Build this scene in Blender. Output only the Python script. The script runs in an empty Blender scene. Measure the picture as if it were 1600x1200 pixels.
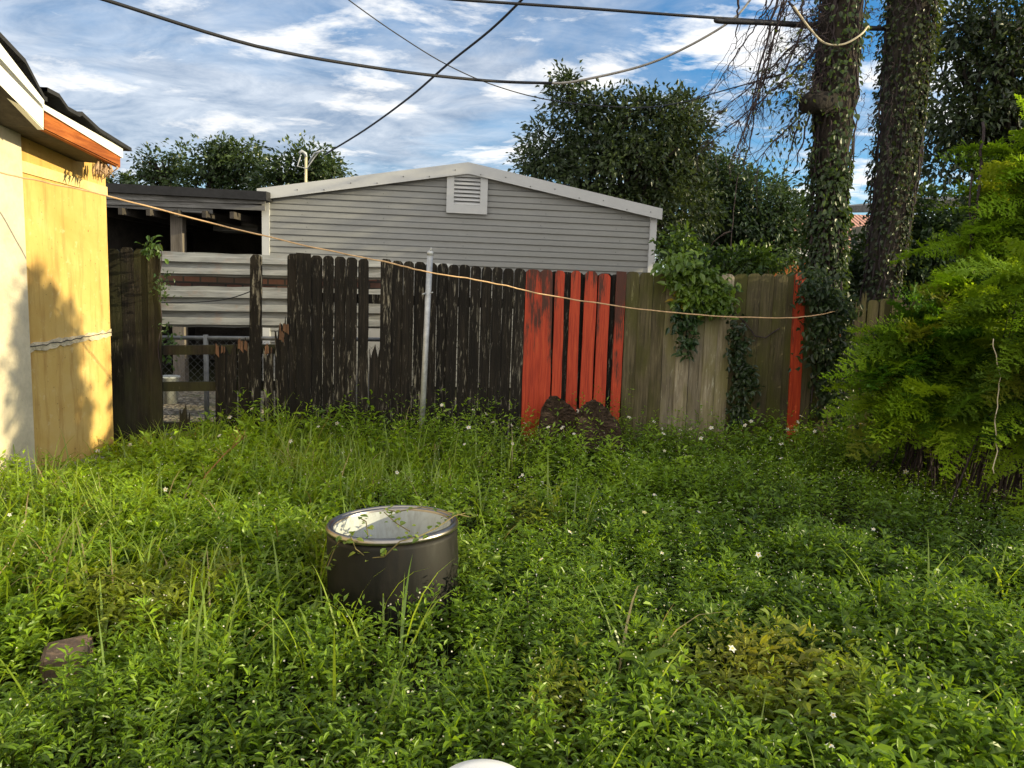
import bpy, math, random
import numpy as np
from mathutils import Matrix, Vector, Euler
R = math.radians
random.seed(7)
rng = np.random.default_rng(11)
S = bpy.context.scene
COL = S.collection

# ------------------------------------------------------------------ camera, sky, sun, exposure
CAM_H, PITCH, ROLL, FPX = 1.6, 7.0, 2.0, 1155.0
cam_d = bpy.data.cameras.new("camera")
cam_d.sensor_width = 36.0
cam_d.lens = FPX / 1600 * 36.0
cam_d.clip_start = 0.05
cam_d.clip_end = 2000
cam = bpy.data.objects.new("camera", cam_d)
COL.objects.link(cam)
CR = Matrix.Rotation(R(90 - PITCH), 4, 'X') @ Matrix.Rotation(R(ROLL), 4, 'Z')
cam.matrix_world = Matrix.Translation((0, 0, CAM_H)) @ CR
S.camera = cam

SUN_EL, SUN_AZ = 13.5, -7.0          # elevation; azimuth from +x towards +y
SUN_STR, SKY_STR, EXPO = 4.4, 0.13, 0.74
sd = Vector((math.cos(R(SUN_AZ)) * math.cos(R(SUN_EL)), math.sin(R(SUN_AZ)) * math.cos(R(SUN_EL)), math.sin(R(SUN_EL))))
sun_d = bpy.data.lights.new("sun", 'SUN')
sun_d.energy = SUN_STR
sun_d.angle = R(0.6)
sun_d.color = (1.0, 0.86, 0.52)
sun = bpy.data.objects.new("sun", sun_d)
sun.rotation_euler = sd.to_track_quat('Z', 'Y').to_euler()
sun.location = (20, 3, 12)
COL.objects.link(sun)

W = bpy.data.worlds.new("World")
S.world = W
W.use_nodes = True
wn, wl = W.node_tree.nodes, W.node_tree.links
wn.clear()
def wmath(op, a, b=None, clamp=False):
    n = wn.new('ShaderNodeMath'); n.operation = op; n.use_clamp = clamp
    for i, v in enumerate((a, b)):
        if v is None: continue
        if isinstance(v, (int, float)): n.inputs[i].default_value = v
        else: wl.new(v, n.inputs[i])
    return n.outputs[0]
def wnoise(vec, scale, detail, rough, dist=0.0):
    n = wn.new('ShaderNodeTexNoise'); n.inputs['Scale'].default_value = scale
    n.inputs['Detail'].default_value = detail; n.inputs['Roughness'].default_value = rough
    n.inputs['Distortion'].default_value = dist
    wl.new(vec, n.inputs['Vector']); return n.outputs['Fac']
def wramp(fac, stops):
    n = wn.new('ShaderNodeValToRGB'); e = n.color_ramp.elements
    while len(e) < len(stops): e.new(0.5)
    for k, (p, c) in enumerate(stops): e[k].position = p; e[k].color = (c, c, c, 1) if isinstance(c, (int, float)) else (*c, 1)
    wl.new(fac, n.inputs[0]); return n.outputs[0]
def wmix(f, a, b):
    n = wn.new('ShaderNodeMix'); n.data_type = 'RGBA'
    wl.new(f, n.inputs[0])
    for i, v in ((6, a), (7, b)):
        if isinstance(v, tuple): n.inputs[i].default_value = (*v, 1)
        else: wl.new(v, n.inputs[i])
    return n.outputs[2]
sky = wn.new('ShaderNodeTexSky'); sky.sky_type = 'NISHITA'; sky.sun_disc = False
sky.sun_elevation = R(SUN_EL + 8); sky.sun_rotation = R(90 - SUN_AZ)
sky.air_density = 1.0; sky.dust_density = 0.4; sky.ozone_density = 2.5
tc = wn.new('ShaderNodeTexCoord')
sx = wn.new('ShaderNodeSeparateXYZ'); wl.new(tc.outputs['Generated'], sx.inputs[0])
zz = wmath('ADD', wmath('MAXIMUM', sx.outputs[2], 0.0), 0.16)
cv = wn.new('ShaderNodeCombineXYZ')
wl.new(wmath('DIVIDE', sx.outputs[0], zz), cv.inputs[0]); wl.new(wmath('DIVIDE', sx.outputs[1], zz), cv.inputs[1])
mp = wn.new('ShaderNodeMapping'); mp.inputs['Rotation'].default_value = (0, 0, R(-20)); mp.inputs['Scale'].default_value = (0.9, 1.3, 1)
mp.inputs['Location'].default_value = (3.1, 1.7, 0)
wl.new(cv.outputs[0], mp.inputs[0])
veil = wnoise(mp.outputs[0], 0.9, 7, 0.62, 0.5)
puff = wnoise(mp.outputs[0], 2.6, 8, 0.62, 0.3)
left = wmath('MULTIPLY', sx.outputs[0], -0.32)
f1 = wramp(wmath('ADD', veil, left), [(0.34, 0.0), (0.63, 0.86)])
f2 = wramp(wmath('ADD', puff, wmath('MULTIPLY', left, -0.15)), [(0.52, 0.0), (0.64, 0.95)])
ctex = wnoise(mp.outputs[0], 3.4, 6, 0.65, 0.6)
ccol = wramp(ctex, [(0.34, (1.65, 2.05, 2.7)), (0.64, (3.8, 4.05, 4.4))])
hsv = wn.new('ShaderNodeHueSaturation'); hsv.inputs['Saturation'].default_value = 1.38; hsv.inputs['Value'].default_value = 0.8
wl.new(sky.outputs[0], hsv.inputs['Color'])
skyc = wmix(f1, hsv.outputs[0], ccol)
skyc = wmix(f2, skyc, (5.6, 5.55, 5.45))
fill_bank = wmath('ADD', wmath('MULTIPLY', sx.outputs[1], -1.0), wmath('MULTIPLY', wmath('SUBTRACT', puff, 0.5), 0.9))
skyc = wmix(wramp(fill_bank, [(0.05, 0.0), (0.45, 0.9)]), skyc, (8.4, 8.1, 7.4))  # unseen bright cloud behind the camera, added to fill the shaded fronts
bg = wn.new('ShaderNodeBackground'); bg.inputs[1].default_value = SKY_STR
wl.new(skyc, bg.inputs[0])
wo = wn.new('ShaderNodeOutputWorld'); wl.new(bg.outputs[0], wo.inputs[0])
S.view_settings.view_transform = 'Standard'
S.view_settings.look = 'None'
S.view_settings.exposure = EXPO
S.view_settings.gamma = 1.0
S.render.engine = 'CYCLES'
S.cycles.max_bounces = 7
S.cycles.transparent_max_bounces = 8

# ------------------------------------------------------------------ measuring: a direction of sight meets a real plane
def ray(u, v):
    d = CR.to_3x3() @ Vector(((u - 800) / FPX, -(v - 600) / FPX, -1.0))
    return d
O = Vector((0, 0, CAM_H))
def at_y(u, v, Y): d = ray(u, v); return O + d * (Y / d.y)
def at_x(u, v, X): d = ray(u, v); return O + d * (X / d.x)
def at_z(u, v, Z): d = ray(u, v); return O + d * ((Z - CAM_H) / d.z)
FA, FB = Vector((-3.75, 6.78, 0)), Vector((3.30, 7.36, 0))
FD = (FB - FA).normalized(); FN = Vector((FD.y, -FD.x, 0))          # fence line; FN looks at the yard
def at_f(u, v, off=0.0):
    d = ray(u, v); P0 = FA + FN * off
    return O + d * ((P0 - O).dot(FN) / d.dot(FN))

# ------------------------------------------------------------------ materials
def nodes(name):
    m = bpy.data.materials.new(name); m.use_nodes = True
    nt = m.node_tree; nt.nodes.clear()
    out = nt.nodes.new('ShaderNodeOutputMaterial')
    return m, nt, out
class N:
    def __init__(s, nt): s.nt = nt
    def new(s, t): return s.nt.nodes.new(t)
    def link(s, a, b): s.nt.links.new(a, b)
    def coord(s, scale=(1, 1, 1), kind='Object', extra=None):
        t = s.new('ShaderNodeTexCoord'); m = s.new('ShaderNodeMapping'); m.inputs['Scale'].default_value = scale
        s.link(t.outputs[kind], m.inputs[0])
        if extra is not None:
            c = s.new('ShaderNodeVectorMath'); c.operation = 'ADD'
            s.link(m.outputs[0], c.inputs[0]); s.link(extra, c.inputs[1]); return c.outputs[0]
        return m.outputs[0]
    def noise(s, vec, scale, detail=5, rough=0.6, dist=0.0):
        n = s.new('ShaderNodeTexNoise')
        n.inputs['Scale'].default_value = scale; n.inputs['Detail'].default_value = detail
        n.inputs['Roughness'].default_value = rough; n.inputs['Distortion'].default_value = dist
        s.link(vec, n.inputs['Vector']); return n.outputs['Fac']
    def ramp(s, fac, stops):
        n = s.new('ShaderNodeValToRGB'); e = n.color_ramp.elements
        while len(e) < len(stops): e.new(0.5)
        for k, (p, c) in enumerate(stops):
            e[k].position = p; e[k].color = (c, c, c, 1) if isinstance(c, (int, float)) else (*c, 1)
        s.link(fac, n.inputs[0]); return n.outputs[0]
    def mix(s, f, a, b, mode='MIX'):
        n = s.new('ShaderNodeMix'); n.data_type = 'RGBA'; n.blend_type = mode
        if isinstance(f, (int, float)): n.inputs[0].default_value = f
        else: s.link(f, n.inputs[0])
        for i, v in ((6, a), (7, b)):
            if isinstance(v, tuple): n.inputs[i].default_value = (*v, 1)
            else: s.link(v, n.inputs[i])
        return n.outputs[2]
    def math(s, op, a, b=0.0):
        n = s.new('ShaderNodeMath'); n.operation = op
        for i, v in enumerate((a, b)):
            if isinstance(v, (int, float)): n.inputs[i].default_value = v
            else: s.link(v, n.inputs[i])
        return n.outputs[0]
    def attr(s, name): n = s.new('ShaderNodeAttribute'); n.attribute_name = name; return n
    def finish(s, out, col, rough=0.7, metal=0.0, bump=None, bstr=0.3, bdist=0.01, spec=0.5):
        p = s.new('ShaderNodeBsdfPrincipled')
        if isinstance(col, tuple): p.inputs['Base Color'].default_value = (*col, 1)
        else: s.link(col, p.inputs['Base Color'])
        if isinstance(rough, (int, float)): p.inputs['Roughness'].default_value = rough
        else: s.link(rough, p.inputs['Roughness'])
        p.inputs['Metallic'].default_value = metal
        p.inputs['Specular IOR Level'].default_value = spec
        if bump is not None:
            b = s.new('ShaderNodeBump'); b.inputs['Strength'].default_value = bstr; b.inputs['Distance'].default_value = bdist
            s.link(bump, b.inputs['Height']); s.link(b.outputs[0], p.inputs['Normal'])
        s.link(p.outputs[0], out.inputs[0])

def m_plain(name, col, rough=0.6, metal=0.0, var=0.12, scale=6.0, bstr=0.15, spec=0.4):
    m, nt, out = nodes(name); n = N(nt)
    v = n.coord()
    a = n.noise(v, scale, 6, 0.65); b = n.noise(v, scale * 9, 4, 0.6)
    dark = tuple(c * (1 - 2.2 * var) for c in col); lite = tuple(min(1, c * (1 + var)) for c in col)
    c = n.ramp(n.math('ADD', n.math('MULTIPLY', a, 0.7), n.math('MULTIPLY', b, 0.3)), [(0.32, dark), (0.62, lite)])
    n.finish(out, c, rough, metal, b, bstr, 0.004, spec); return m

def m_wood(name, base, lite, dark, fleck=None, fleck_at=0.66, green=None, rough=0.85, axis=2):
    """weathered boards: grain runs up the board, each board shifted by its own 'pid'"""
    m, nt, out = nodes(name); n = N(nt)
    pid = n.attr('pid')
    off = n.new('ShaderNodeCombineXYZ'); n.link(n.math('MULTIPLY', pid.outputs['Fac'], 37.0), off.inputs[0]); n.link(n.math('MULTIPLY', pid.outputs['Fac'], 11.0), off.inputs[2])
    gs = [26, 26, 26]; gs[axis] = 1.3; bs = [5, 5, 5]; bs[axis] = 1.5
    grain = n.noise(n.coord(gs, extra=off.outputs[0]), 2.2, 7, 0.68, 0.35)
    blot = n.noise(n.coord(bs, extra=off.outputs[0]), 1.6, 5, 0.6)
    c = n.ramp(grain, [(0.30, dark), (0.52, base), (0.74, lite)])
    tone = n.ramp(pid.outputs['Fac'], [(0.0, 0.62), (1.0, 1.30)])
    c = n.mix(1.0, c, tone, 'MULTIPLY')
    c = n.mix(n.ramp(blot, [(0.42, 0.0), (0.68, 0.75)]), c, dark)
    if green is not None:
        g = n.noise(n.coord((2.2, 2.2, 0.9), extra=off.outputs[0]), 1.7, 5, 0.6)
        c = n.mix(n.ramp(g, [(0.40, 0.0), (0.62, 0.8)]), c, green)
    if fleck is not None:
        f = n.noise(n.coord((34, 34, 4.2), extra=off.outputs[0]), 1.5, 6, 0.72, 0.5)
        f2 = n.noise(n.coord((3, 3, 0.8), extra=off.outputs[0]), 1.3, 3, 0.5)
        ff = n.math('ADD', n.math('MULTIPLY', f, 0.72), n.math('MULTIPLY', f2, 0.28))
        c = n.mix(n.ramp(ff, [(fleck_at - 0.05, 0.0), (fleck_at + 0.035, 0.8)]), c, fleck)
    n.finish(out, c, rough, 0, grain, 0.7, 0.006, 0.25); return m

def m_redpaint():
    m, nt, out = nodes("red_painted_wood"); n = N(nt)
    pid = n.attr('pid')
    off = n.new('ShaderNodeCombineXYZ'); n.link(n.math('MULTIPLY', pid.outputs['Fac'], 37.0), off.inputs[0]); n.link(n.math('MULTIPLY', pid.outputs['Fac'], 19.0), off.inputs[2])
    grain = n.noise(n.coord((30, 30, 1.2), extra=off.outputs[0]), 2.2, 7, 0.66, 0.3)
    bl = n.noise(n.coord((7, 7, 1.2), extra=off.outputs[0]), 1.8, 6, 0.65)
    c = n.ramp(grain, [(0.28, (0.20, 0.018, 0.007)), (0.5, (0.40, 0.042, 0.014)), (0.74, (0.54, 0.085, 0.026))])
    g = n.new('ShaderNodeTexCoord'); s = n.new('ShaderNodeSeparateXYZ'); n.link(g.outputs['Object'], s.inputs[0])
    top = n.ramp(s.outputs[2], [(0.0, 0.0), (1.0, 1.0)])
    hi = n.math('MULTIPLY', n.math('SUBTRACT', s.outputs[2], 1.25), 0.16)
    w = n.math('ADD', n.math('ADD', n.math('MULTIPLY', bl, 0.62), n.math('MULTIPLY', grain, 0.38)), n.math('ADD', hi, n.math('MULTIPLY', n.math('SUBTRACT', pid.outputs['Fac'], 0.5), 0.16)))
    c = n.mix(n.ramp(w, [(0.535, 0.0), (0.61, 0.92)]), c, (0.035, 0.018, 0.012))
    n.finish(out, c, 0.6, 0, grain, 0.6, 0.005, 0.35); return m

def m_yellow():
    m, nt, out = nodes("yellow_wall_paint"); n = N(nt)
    v = n.coord()
    a = n.noise(v, 1.3, 6, 0.62, 0.4); b = n.noise(v, 16, 5, 0.65); d = n.noise(n.coord((5, 5, 0.7)), 2.0, 6, 0.65)
    c = n.ramp(a, [(0.3, (0.52, 0.315, 0.085)), (0.52, (0.60, 0.40, 0.13)), (0.72, (0.66, 0.48, 0.20))])
    c = n.mix(n.ramp(d, [(0.50, 0.0), (0.72, 0.85)]), c, (0.38, 0.20, 0.06))
    c = n.mix(n.ramp(b, [(0.60, 0.0), (0.72, 0.5)]), c, (0.68, 0.55, 0.30))
    c = n.mix(n.ramp(n.noise(v, 34, 3, 0.5), [(0.70, 0.0), (0.74, 0.85)]), c, (0.16, 0.09, 0.04))
    n.finish(out, c, 0.8, 0, n.noise(v, 60, 5, 0.7), 0.35, 0.006, 0.2); return m

def m_leaf(name, trans=0.42, gloss=0.055, rough=0.38):
    m, nt, out = nodes(name); n = N(nt)
    a = n.attr('col')
    d = n.new('ShaderNodeBsdfDiffuse'); n.link(a.outputs['Color'], d.inputs[0])
    t = n.new('ShaderNodeBsdfTranslucent')
    n.link(n.mix(1.0, a.outputs['Color'], (1.5, 1.35, 0.55), 'MULTIPLY'), t.inputs[0])
    mx = n.new('ShaderNodeMixShader'); mx.inputs[0].default_value = trans
    n.link(d.outputs[0], mx.inputs[1]); n.link(t.outputs[0], mx.inputs[2])
    g = n.new('ShaderNodeBsdfGlossy'); g.inputs['Roughness'].default_value = rough
    m2 = n.new('ShaderNodeMixShader'); m2.inputs[0].default_value = gloss
    n.link(mx.outputs[0], m2.inputs[1]); n.link(g.outputs[0], m2.inputs[2])
    n.link(m2.outputs[0], out.inputs[0]); return m

def m_bark(name, dark, lite, sc=1.0):
    m, nt, out = nodes(name); n = N(nt)
    g = n.noise(n.coord((9 * sc, 9 * sc, 1.6 * sc)), 2.4, 8, 0.7, 0.6); b = n.noise(n.coord(), 3.0 * sc, 5, 0.6)
    c = n.mix(n.ramp(b, [(0.35, 0.0), (0.7, 0.6)]), n.ramp(g, [(0.3, dark), (0.68, lite)]), dark)
    n.finish(out, c, 0.9, 0, g, 1.0, 0.03, 0.2); return m

def m_sheet():
    m, nt, out = nodes("stained_white_sheet"); n = N(nt)
    a = n.noise(n.coord((1.2, 1.2, 9)), 1.6, 7, 0.66, 0.6); b = n.noise(n.coord(), 5, 6, 0.7)
    c = n.ramp(a, [(0.3, (0.16, 0.16, 0.155)), (0.62, (0.37, 0.375, 0.365))])
    c = n.mix(n.ramp(b, [(0.55, 0.0), (0.75, 0.6)]), c, (0.34, 0.22, 0.16))
    n.finish(out, c, 0.6, 0, b, 0.2, 0.004, 0.3); return m

def m_ground(name, dark, lite, sc, bstr=0.8):
    m, nt, out = nodes(name); n = N(nt)
    v = n.coord(); a = n.noise(v, sc, 8, 0.72); b = n.noise(v, sc * 0.12, 4, 0.6)
    c = n.ramp(n.math('ADD', n.math('MULTIPLY', a, 0.7), n.math('MULTIPLY', b, 0.3)), [(0.36, dark), (0.62, lite)])
    n.finish(out, c, 0.95, 0, a, bstr, 0.05, 0.15); return m

def m_gravel():
    m, nt, out = nodes("gravel_stones"); n = N(nt)
    v = n.coord(); vo = n.new('ShaderNodeTexVoronoi'); vo.inputs['Scale'].default_value = 22; n.link(v, vo.inputs['Vector'])
    sp = n.new('ShaderNodeSeparateColor'); n.link(vo.outputs['Color'], sp.inputs[0])
    c = n.ramp(sp.outputs[0], [(0.0, (0.06, 0.05, 0.035)), (0.5, (0.17, 0.14, 0.10)), (1.0, (0.34, 0.30, 0.23))])
    c = n.mix(n.ramp(n.noise(v, 2.2, 5, 0.6), [(0.5, 0.0), (0.7, 0.7)]), c, (0.09, 0.10, 0.04))
    n.finish(out, c, 0.9, 0, vo.outputs['Distance'], 1.0, 0.03, 0.2); return m

def m_brick():
    m, nt, out = nodes("brick_courses"); n = N(nt)
    t = n.new('ShaderNodeTexCoord'); s = n.new('ShaderNodeSeparateXYZ'); n.link(t.outputs['Object'], s.inputs[0])
    c = n.new('ShaderNodeCombineXYZ'); n.link(s.outputs[0], c.inputs[0]); n.link(s.outputs[2], c.inputs[1])
    b = n.new('ShaderNodeTexBrick'); b.inputs['Scale'].default_value = 1.0
    b.inputs['Brick Width'].default_value = 0.19; b.inputs['Row Height'].default_value = 0.074; b.inputs['Mortar Size'].default_value = 0.011
    b.inputs['Color1'].default_value = (0.20, 0.085, 0.06, 1); b.inputs['Color2'].default_value = (0.10, 0.065, 0.055, 1); b.inputs['Mortar'].default_value = (0.045, 0.04, 0.037, 1)
    n.link(c.outputs[0], b.inputs['Vector'])
    n.finish(out, n.mix(n.ramp(n.noise(n.coord(), 9, 5, 0.6), [(0.4, 0.0), (0.7, 0.6)]), b.outputs[0], (0.07, 0.05, 0.04)), 0.9); return m

def m_tile():
    m, nt, out = nodes("clay_roof_tiles"); n = N(nt)
    w = n.new('ShaderNodeTexWave'); w.inputs['Scale'].default_value = 2.4; w.inputs['Distortion'].default_value = 0.6; n.link(n.coord(), w.inputs['Vector'])
    a = n.noise(n.coord(), 3, 6, 0.65)
    c = n.ramp(n.math('ADD', n.math('MULTIPLY', w.outputs['Fac'], 0.4), n.math('MULTIPLY', a, 0.6)), [(0.3, (0.26, 0.12, 0.09)), (0.7, (0.52, 0.27, 0.20))])
    n.finish(out, c, 0.85, 0, w.outputs['Fac'], 0.6, 0.05); return m

def m_dirty(name, col, dirt, rough):
    m, nt, out = nodes(name); n = N(nt)
    a = n.noise(n.coord((3, 3, 1.2)), 3.0, 8, 0.72, 0.8); b = n.noise(n.coord((22, 22, 3)), 1.4, 6, 0.7)
    f = n.math('ADD', n.math('MULTIPLY', a, 0.65), n.math('MULTIPLY', b, 0.35))
    c = n.mix(n.ramp(f, [(0.46, 0.0), (0.66, 0.85)]), col, dirt)
    n.finish(out, c, n.ramp(f, [(0.4, rough), (0.7, 0.85)]), 0, b, 0.12, 0.004, 0.3); return m

def m_log():
    m, nt, out = nodes("rotten_palm_fibre"); n = N(nt)
    g = n.noise(n.coord((2.2, 3, 9)), 4.5, 9, 0.75, 1.0); b = n.noise(n.coord((14, 14, 3)), 3, 6, 0.7)
    c = n.ramp(g, [(0.3, (0.012, 0.009, 0.007)), (0.52, (0.050, 0.034, 0.025)), (0.72, (0.20, 0.135, 0.10))])
    n.finish(out, c, 0.95, 0, b, 1.0, 0.03, 0.15); return m

M = dict(
    dark_wood=m_wood("weathered_black_wood", (0.014, 0.011, 0.0085), (0.036, 0.029, 0.022), (0.005, 0.0045, 0.004), (0.30, 0.275, 0.22), 0.610),
    low_wood=m_wood("damp_brown_wood", (0.026, 0.021, 0.015), (0.056, 0.044, 0.032), (0.009, 0.007, 0.006), (0.22, 0.19, 0.14), 0.64, (0.040, 0.040, 0.016)),
    moss_wood=m_wood("mossy_grey_wood", (0.29, 0.245, 0.175), (0.43, 0.37, 0.275), (0.105, 0.085, 0.058), (0.46, 0.44, 0.35), 0.62, (0.175, 0.160, 0.060)),
    moss_dark=m_wood("mossy_dark_wood", (0.098, 0.080, 0.046), (0.165, 0.135, 0.080), (0.034, 0.028, 0.017), (0.26, 0.25, 0.12), 0.64, (0.064, 0.064, 0.014)),
    split_wood=m_wood("torn_fresh_wood", (0.20, 0.105, 0.06), (0.34, 0.20, 0.12), (0.06, 0.035, 0.022)),
    red=m_redpaint(), yellow=m_yellow(),
    plaster=m_plain("pale_rough_plaster", (0.60, 0.52, 0.38), 0.85, 0, 0.10, 4, 0.8),
    mortar=m_plain("crumbly_grey_mortar", (0.62, 0.52, 0.36), 0.95, 0, 0.25, 9, 1.0),
    cream=m_plain("cream_batten", (0.72, 0.55, 0.24), 0.8, 0, 0.15, 7),
    concrete=m_plain("grey_concrete", (0.36, 0.34, 0.29), 0.95, 0, 0.22, 6, 0.8),
    white=m_plain("white_gloss_paint", (0.80, 0.79, 0.75), 0.55, 0, 0.05, 5),
    orange_wood=m_wood("orange_varnished_board", (0.36, 0.105, 0.022), (0.50, 0.17, 0.045), (0.17, 0.042, 0.012), axis=1),
    felt=m_plain("black_roof_felt", (0.022, 0.022, 0.025), 0.9, 0, 0.2, 12, 0.8),
    siding=m_plain("grey_metal_siding", (0.285, 0.287, 0.285), 0.5, 0, 0.035, 1.4, 0.03),
    trim=m_plain("pale_grey_trim", (0.47, 0.475, 0.485), 0.5, 0, 0.03, 2.0, 0.03),
    screw=m_plain("screw_head", (0.13, 0.13, 0.135), 0.7),
    louvre_dark=m_plain("dark_vent_void", (0.05, 0.05, 0.05), 0.8),
    old_board=m_wood("silvered_fascia_board", (0.24, 0.235, 0.23), (0.36, 0.35, 0.34), (0.11, 0.105, 0.10), axis=0),
    dark_board=m_plain("dark_brown_boards", (0.055, 0.047, 0.040), 0.95, 0, 0.3, 3, 0.5),  # dark brown boards inside the shed and under the eave
    post_wood=m_wood("grey_brown_post", (0.19, 0.165, 0.14), (0.27, 0.24, 0.20), (0.09, 0.075, 0.06)),
    sheet=m_sheet(), brick=m_brick(), gravel=m_gravel(), tile=m_tile(), log=m_log(),
    galv=m_plain("galvanised_steel", (0.42, 0.43, 0.44), 0.5, 0.35, 0.18, 14, 0.15),
    shaded_galv=m_plain("shaded_galvanised_steel", (0.20, 0.205, 0.205), 0.65, 0.2, 0.2, 14, 0.15),  # darker copy of galv, shade behind the fence put into its colour
    steel=m_plain("polished_steel", (0.30, 0.275, 0.25), 0.32, 1.0, 0.05, 8, 0.02),
    black_enamel=m_dirty("black_enamel", (0.006, 0.0055, 0.005), (0.017, 0.014, 0.011), 0.5),
    grey_enamel=m_dirty("pale_grey_enamel", (0.40, 0.425, 0.42), (0.22, 0.215, 0.18), 0.7),
    cable=m_plain("black_cable", (0.018, 0.018, 0.022), 0.6),
    grey_cable=m_plain("grey_cable", (0.30, 0.28, 0.26), 0.6),
    line_cord=m_plain("tan_cord", (0.62, 0.40, 0.22), 0.7, 0, 0.2, 20),
    pale_cable=m_plain("pale_cable", (0.55, 0.47, 0.33), 0.6),
    twig=m_bark("dry_twig", (0.040, 0.030, 0.036), (0.11, 0.085, 0.085), 2),
    bark=m_bark("dark_bark", (0.014, 0.011, 0.010), (0.066, 0.053, 0.043)),
    bark2=m_bark("grey_bark", (0.022, 0.019, 0.015), (0.105, 0.088, 0.068)),
    pole=m_bark("tarred_pole", (0.03, 0.026, 0.024), (0.09, 0.08, 0.07)),
    soil=m_ground("dark_soil", (0.010, 0.012, 0.005), (0.035, 0.036, 0.014), 9),
    orange_wall=m_plain("orange_render", (0.62, 0.20, 0.05), 0.85, 0, 0.1, 3),
    stone=m_plain("brown_stone", (0.22, 0.15, 0.11), 0.9, 0, 0.2, 8, 0.7),
    plastic=m_plain("white_plastic", (0.86, 0.86, 0.86), 0.35, 0, 0.02, 3, 0.02),
    glass_lamp=m_plain("milky_glass", (0.62, 0.62, 0.60), 0.3, 0, 0.05, 5),
    leaf=m_leaf("green_leaf", 0.42, 0.035), far_leaf=m_leaf("tree_leaf", 0.30, 0.05, 0.42), weed=m_leaf("weed_leaf", 0.47, 0.03, 0.4),
    grass=m_leaf("grass_blade", 0.5, 0.05, 0.4), fern=m_leaf("feathery_leaf", 0.5, 0.02, 0.5), petal=m_leaf("petal", 0.35, 0.02, 0.5),
)

# ------------------------------------------------------------------ objects
def tag(o, label=None, cat=None, group=None, kind=None):
    for k, v in (('label', label), ('category', cat), ('group', group), ('kind', kind)):
        if v: o[k] = v
    return o
def thing(name, loc, label, cat, group=None):
    o = bpy.data.objects.new(name, None); o.location = Vector(loc); o.empty_display_size = 0.2
    COL.objects.link(o); return tag(o, label, cat, group)
def base_of(o):
    p = Vector((0, 0, 0))
    while o is not None: p = p + o.location; o = o.parent
    return p
def link(name, me, mat, parent=None, origin=None):
    o = bpy.data.objects.new(name, me); me.materials.append(mat) if mat else None
    COL.objects.link(o)
    if parent is not None:
        o.parent = parent
    elif origin is not None: o.location = Vector(origin)
    return o

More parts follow.
